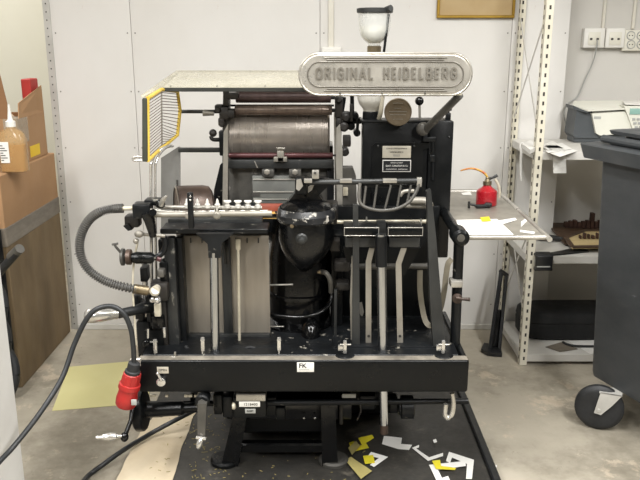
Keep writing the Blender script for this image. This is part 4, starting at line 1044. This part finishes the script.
# ================= RACK =================
rk=thing('storage_rack','cream slotted angle steel shelving rack standing at the right','shelving rack',(1.55,3.8,0))
RX0,RX1,RY0,RY1=1.024,2.1,3.555,4.04
def rpost(x,y,sx,sy,holes=True):
    b=MB().mat('rack_paint'); w=.037; t=.003
    b.wbox(min(x,x+sx*w),max(x,x+sx*w),min(y,y+sy*t),max(y,y+sy*t),0.002,2.35,.0005); b.wbox(min(x,x+sx*t),max(x,x+sx*t),min(y,y+sy*w),max(y,y+sy*w),0.002,2.35,.0005)
    b.mat('hole')
    for k in range(54):
        z=.03+k*.043; xm=x+sx*w*.55
        if sy>0 or 1: 
            yy=y if sy>0 else y+sy*t-.0; b.wbox(xm-.0045,xm+.0045,(y-.0006) if sy>0 else y+sy*t-.0006,(y+.0006) if sy>0 else y+sy*t+.0006,z,z+.018,0)
        ym=y+sy*w*.55; b.wbox(x-sx*.0006 if sx>0 else x+.0006,x+sx*.0006,ym-.005,ym+.005,z,z+.02,0)
    return b.build('upright','',rk)
for x,sx in ((RX0,1),(RX1,-1)):
    for y,sy in ((RY0,1),(RY1,-1)): rpost(x,y,sx,sy)
for z,nm in ((.058,0),(.583,0),(1.1,0),(1.75,0)):
    if z>1.5: z=2.2
    b=MB(); b.wbox(RX0+.006,RX1-.006,RY0+.006,RY1-.006,z-.004,z,.001)
    b.wbox(RX0+.004,RX1-.004,RY0+.004,RY0+.008,z-.038,z,.001).wbox(RX0+.004,RX1-.004,RY1-.008,RY1-.004,z-.038,z,.001).wbox(RX0+.004,RX0+.008,RY0+.008,RY1-.008,z-.038,z,.001).wbox(RX1-.008,RX1-.004,RY0+.008,RY1-.008,z-.038,z,.001)
    b.build('shelf','shelf_paint',rk)
def brace(za,zb_,flip=False):
    a=Vector((RX0+.008,RY0+.02,za)); c=Vector((RX0+.008,RY1-.02,zb_))
    return MB().bar(a,c,.004,.012,.001).build('brace','shelf_paint',rk)
brace(.72,.2); brace(.26,.75); brace(1.72,1.22); brace(1.2,1.72)
# corner gussets
for z in (.5,1.02):
    MB().bar((RX0+.3,RY1-.02,z),(RX0+.02+.0,RY1-.02,z-.0),.002,.002,0) if 0 else None
# scanner / franking machine on top shelf
zs=1.1
sc=thing('label_printer','cream and dark grey office machine with tilted display on the top shelf','printer',(1.5,4.0,zs))
Ym=3.86
b=MB(); b.ppoly([(573,135),(577,109),(592,111),(600,136),(598,138),(575,138)],Ym+.02,.14); b.wbox(P(576,134,Ym).x,P(640,134,Ym).x,Ym+.03,4.0,zs+.002,zs+.04,.004); b.build('side_body','scanner_grey',sc)
b=MB(); b.ppoly([(592,113.5),(624,111.5),(626,113),(633,131),(632,133),(600,135.5),(596,133)],Ym,.15); fp=b.build('front_panel','scanner_cream',sc)
pb('panel_mark','keys',fp,594,116.5,601,119,Ym-.001,.002,0); pb('panel_mark','plaque_ink',fp,620,130,628.5,131.2,Ym-.001,.002,0)
b=MB(); a=P(572,104,Ym); c=P(626,108,Ym); b.poly([P(588,111.5,Ym-.01),P(626,109.5,Ym-.01),P(622,101.5,Ym+.16),P(574,102,Ym+.16),P(572,106,Ym+.08)],(0,0,.006)); b.build('top_cover','scanner_cream',sc,smooth=0)
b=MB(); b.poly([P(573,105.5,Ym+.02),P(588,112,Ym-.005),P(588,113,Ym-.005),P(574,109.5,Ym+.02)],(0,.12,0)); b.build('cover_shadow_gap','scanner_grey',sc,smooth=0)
b=MB(); b.ppoly([(624,106),(654,106),(660,132),(634,132),(627,113)],Ym-.012,.12); kp=b.build('display_unit','scanner_cream',sc)
pb('display','lcd',kp,630,108.5,656,114.5,Ym-.016,.004,.001)
b=MB()
for r in range(3):
    for k in range(5): b.pbox(632.5+r*1.2+k*4.4,118+r*4,635.5+r*1.2+k*4.4,120.4+r*4,Ym-.016,.006,.001)
b.sep('button','keys',kp)
b=MB(); b.poly([P(625,104.5,Ym-.01),P(658,106,Ym-.01),P(658,101,Ym+.14),P(622,102,Ym+.14)],(0,0,.004)); b.build('display_lid','white_plastic',sc,smooth=0)
# papers on the top shelf
g_='papers on the top shelf'
def psheet(pxs,z,label,curl=.0,Y=None):
    pts=[G(u,v,z) for u,v in pxs]; b=MB().poly(pts,(0,0,.0015)); o=b.build('paper_sheet','paper',smooth=0); return tag(o,label,'paper',g_)
for k,(q,l) in enumerate((([(538,149),(560,146),(578,151),(560,157)],'lowest white paper of the pile on the top shelf'),([(542,146),(562,143),(572,149),(548,153)],'middle white paper of the pile on the top shelf'),([(540,146),(553,141),(563,147),(548,150)],'uppermost white paper of the pile on the top shelf'))):
    psheet(q,zs+.002+k*.004,l)
a=G(551,149,zs+.014); c=G(561,149,zs+.014)
yf=RY0-.004
b=MB(); w=.062; yf=RY0-.012; xs=P(559,155,yf).x
prof=[(RY0+.12,zs+.016),(RY0+.03,zs+.016),(RY0+.002,zs+.012),(yf-.006,zs-.005),(yf-.022,zs-.06),(yf-.034,P(556,172,yf).z)]
L=[];
for y,z in prof: L.append([b.bm.verts.new((xs-w/2,y,z)),b.bm.verts.new((xs+w/2,y,z))])
for p,q in zip(L,L[1:]): b.face([p[0],p[1],q[1],q[0]])
bmesh.ops.solidify(b.bm,geom=b.bm.faces[:],thickness=.001)
tag(b.build('paper_strip','white_label',smooth=0),'white paper strip hanging over the front edge of the top shelf','paper')
tag(MB().tube([Vector((RX0+.03,RY0+.25,zs+.005)),Vector((RX0-.006,RY0+.25,zs+.006)),Vector((RX0-.012,RY0+.2,zs-.03)),Vector((RX0-.012,RY0+.19,zs-.1)),Vector((RX0-.012,RY0+.16,zs-.17))],[.004,.004,.007,.007,.003],8,5,flat=(1,1)).build('cloth_strip','paper'),'thin white strip dangling from the left end of the top shelf','strip')
tag(MB().poly([G(522,148,zs+.002),G(530,144,zs+.002),G(538,150,zs+.002),G(530,154,zs+.002)],(0,0,.02)).build('paper_stack','paper',smooth=0),'short stack of white paper behind the left front upright','paper stack')
# trays of wood type on the mid shelf
zm=.584
def ttray(label,pxs,z,rows,mat,name='type_tray'):
    pts=[G(u,v,z) for u,v in pxs]; cen=sum(pts,Vector())/len(pts); t=thing(name,label,'tray',cen)
    MB().poly(pts,(0,0,.012)).build('tray_board',mat,t,smooth=0)
    b=MB()
    for p,q in zip(pts,pts[1:]+pts[:1]): b.bar(p+Vector((0,0,.012)),q+Vector((0,0,.012)),.024,.008)
    b.build('tray_rim','wood_dark',t)
    return t
t1=ttray('dark wooden tray with rust brown type on the middle shelf, the rear one',[(546,222),(612,219),(616,242),(566,246)],zm+.002,0,'wood_dark')
for k in range(11):
    c=G(566+k*4.2,227+.1*k,zm+.016); h=.03+.006*((k*7)%3)
    if k==6: h=.085
    MB().box(c+Vector((0,0,h/2)),(.02,.03,h),.1,.002).build('type_block','rust_type',t1)
t2=ttray('pale wooden tray with a short row of brown type, the front one',[(566,240),(584,233),(640,233),(640,248),(572,249)],zm+.022,0,'wood_pale')
for k in range(7):
    c=G(580+k*4.2,238.5,zm+.036); h=.018+.006*((k*5)%3)
    MB().box(c+Vector((0,0,h/2)),(.013 if k%2 else .008,.024,h),.1,.002).build('type_block','rust_type',t2)
b=MB(); c=G(545,240,zm+.002)
b.tube([c+Vector(p) for p in ((-.03,0,.012),(.0,-.02,.022),(.05,-.03,.015),(.08,-.04,.018))],[.014,.013,.012,.01],10,4); b.tube([c+Vector(p) for p in ((-.02,.03,.014),(.03,.02,.014),(.07,-.01,.014))],.01,10,4)
b.box(c+Vector((-.025,.01,.014)),(.05,.05,.022),.3,.006)
tag(b.build('metal_clamp','iron_dark'),'dark metal clamp lying at the left end of the wooden type trays','tool')
# black strap hanging over the shelf edge
zs2=zm+.002
st_=thing('black_strap','black webbing strap with a curled buckle end hanging over the middle shelf edge','strap',Vector((1.2,RY0,zm)))
b=MB(); zq=zm+.002
b.poly([G(579,248,zq),G(589,252,zq),Vector((P(551,262,RY0).x,RY0,zq)),Vector((P(538,262,RY0).x,RY0,zq))],(0,0,.006)); b.build('webbing','iron_dark',st_,smooth=0)
xa,xb=P(534,262,3.54).x,P(551,262,3.54).x; z1=zq+.006
b=MB(); b.wbox(xa,xb,3.515,RY0+.02,z1-.001,z1+.012,.005,3); b.wbox(xa,xb,3.508,3.522,z1-.062,z1+.008,.005,3); b.wbox(xa-.004,xb+.002,3.508,3.535,z1-.07,z1-.052,.006,3); b.build('buckle','black_metal',st_)
MB().wbox(xa+.006,xb-.012,3.5065,3.509,z1-.05,z1-.044,0).build('buckle_slot','keys',st_)
# black bag on the bottom shelf
zl_=.06
x0=RX0+.06; 
b=MB()
b.loft([( (x0+1.72)/2,3.86,zl_+.001+z,(1.72-x0)/2*k,.125*k2,.45) for z,k,k2 in ((0,.96,.9),(.012,.99,1),(.08,1,1.03),(.09,.99,1.0),(.10,1,1.03),(.135,.985,.95),(.148,.95,.86),(.153,.9,.78))],48)
bag=b.build('black_case','black_bag'); tag(bag,'long black fabric case on the bottom shelf of the rack','bag')
def ss(q,l,m='paper',n='paper_sheet',dz=0): pts=[G(u,v,zl_+.001+dz) for u,v in q]; return tag(MB().poly(pts,(0,0,.001)).build(n,m,smooth=0),l,'paper')
ss([(568,341),(600,340),(610,352),(590,354)],'white sheet on the bottom shelf beside the black case'); ss([(545,347),(562,342),(578,349),(560,352)],'grey brown sheet on the bottom shelf in front of the case','duct_tape')
tag(MB().tube([G(563,342,zl_+.009),G(567,344,zl_+.01),G(578,346,zl_+.01),G(612,346,zl_+.01)],.006,8,5).build('bag_strap','rubber'),'thin black strap lying on the bottom shelf papers','strap')
# black bracket leaning by the rack
a0=G(492,353,0); lb=thing('black_bracket','tall narrow black metal bracket leaning against the wall left of the rack','bracket',a0)
bA=[P(491,350,3.72),P(500.5,350,3.72),P(508,279,3.98),P(508,272,4.0),P(500,268,4.0),P(498,272,3.98)]
b=MB(); b.bar(P(490,350,3.72),P(501.5,271,3.86),.02,.022,.003); b.bar(P(499,352,3.72),P(506.5,275,3.85),.018,.02,.003); b.bar(P(499.5,270,3.86),P(508,276,3.85),.02,.02,.004); b.build('bracket_frame','black_metal',lb)
MB().poly([P(490,350,3.73),P(499,351,3.73),P(503.6,310,3.80),P(497,310,3.80)],(0,.006,0)).build('bracket_web','enamel_gloss',lb,smooth=0)
b=MB(); z0=.004; q=[G(481,352,z0),G(484,346,z0),G(500,349,z0),G(502,357,z0),G(487,355.5,z0)]; b.poly(q,(0,0,.02)); b.build('bracket_foot','black_metal',lb,smooth=0)
# ================= WASTE BIN =================
bn=thing('waste_container','large dark grey plastic waste container on castors at the right edge','waste bin',(1.45,2.9,0))
A0=Vector((1.20,3.06,0)); dd_=Vector((.36,-.93,0)).normalized(); ee=Vector((dd_.y*-1,dd_.x,0)); ee=Vector((.93,.36,0)).normalized()
def loop(z,off,Ld=.72,Le=.62):
    a=A0-dd_*off-ee*off; return [a+Vector((0,0,z)),a+dd_*(Ld+2*off)+Vector((0,0,z)),a+dd_*(Ld+2*off)+ee*(Le+2*off)+Vector((0,0,z)),a+ee*(Le+2*off)+Vector((0,0,z))]
def rbox(levels,name,mat,par,bev=.03):
    t=bmesh.new(); R=[]
    for z,off in levels: R.append([t.verts.new(p) for p in loop(z,off)])
    t.faces.new(R[0][::-1]); t.faces.new(R[-1])
    for a,c in zip(R,R[1:]):
        for k in range(4): t.faces.new([a[k],a[(k+1)%4],c[(k+1)%4],c[k]])
    t.verts.ensure_lookup_table()
    ed=[e for e in t.edges if abs((e.verts[0].co-e.verts[1].co).normalized().z)>.5]
    bmesh.ops.bevel(t,geom=ed,offset=bev,segments=4,affect='EDGES',profile=.5)
    b=MB(); b.take(t); return b.build(name,mat,par)
zA=.185
rbox([(zA,-.0),(zA+.02,.004),(1.15,.035)],'bin_body','grey_plastic',bn)
rbox([(1.145,.085),(1.2,.098),(1.205,.09)],'bin_rim','lid_plastic',bn,.02)
rbox([(1.206,.02),(1.215,.02),(1.225,-.02),(1.245,-.02),(1.248,.02),(1.262,.025),(1.266,.0),(1.27,-.06)],'bin_lid','lid_plastic',bn,.03)
# lid ridge
b=MB(); p=loop(1.215,.05); b.tube([p[0]+Vector((.03,0,.01)),p[1]+Vector((.02,0,.01))],.016,10); b.build('lid_ridge','lid_plastic',bn)
def castor(c,ang):
    c=Vector(c); R=.1
    t=MB(); axd=Vector((math.cos(ang),math.sin(ang),0))
    t.lathe(c-axd*.024,axd,[(0,.05),(0,.078),(.004,.09),(.014,.1),(.034,.1),(.044,.09),(.048,.078),(.048,.05)],40)
    w=t.build('castor_wheel','rubber',bn)
    MB().lathe(c-axd*.022,axd,[(0,.004),(0,.052),(.044,.052),(.044,.004)],24).build('wheel_hub','black_metal',w)
    t=MB()
    sd=Vector((-axd.y,axd.x,0))
    for s_ in (-1,1):
        o=c+axd*.033*s_
        t.poly([o+sd*-.018+Vector((0,0,-.015)),o+sd*.01+Vector((0,0,-.02)),o+sd*.05+Vector((0,0,.03)),o+sd*.085+Vector((0,0,.083)),o+sd*-.0+Vector((0,0,.083))],axd*.003*s_)
    t.poly([c+axd*.036+sd*-.005+Vector((0,0,.079)),c+axd*.036+sd*.085+Vector((0,0,.079)),c-axd*.036+sd*.085+Vector((0,0,.079)),c-axd*.036+sd*-.005+Vector((0,0,.079))],(0,0,.004))
    t.cyl(c-axd*.04,c+axd*.04,.008,12)
    t.build('castor_fork','zinc',bn,smooth=30)
wc=G(598,428,0); wc.z=.101
castor(wc+Vector((-.005,.0,0)),math.radians(248))
q=loop(0,-.1)
for p in q[1:]: castor((p.x,p.y,.101),math.radians(235))
# ================= LIGHT =================
def area(loc,sx,sy,e,rot=(0,0,0),col=(1,.992,.975)):
    l=bpy.data.lights.new('ceiling_light','AREA'); l.shape='RECTANGLE'; l.size=sx; l.size_y=sy; l.energy=e; l.color=col
    o=bpy.data.objects.new('ceiling_light',l); COL.objects.link(o); o.location=loc; o.rotation_euler=rot
for x,y,e in ((-1.5,-.9,40),(1.5,-.9,40),(-1.5,1.0,36),(1.5,1.0,36),(0,1.7,30),(-2.4,4.3,22),(2.5,2.4,16)):
    area((x,y,2.92),.3,1.3,e)
w=bpy.data.worlds.new('world'); SC.world=w; w.use_nodes=True; w.node_tree.nodes['Background'].inputs[0].default_value=(.8,.8,.78,1); w.node_tree.nodes['Background'].inputs[1].default_value=.5
SC.view_settings.exposure=1.08
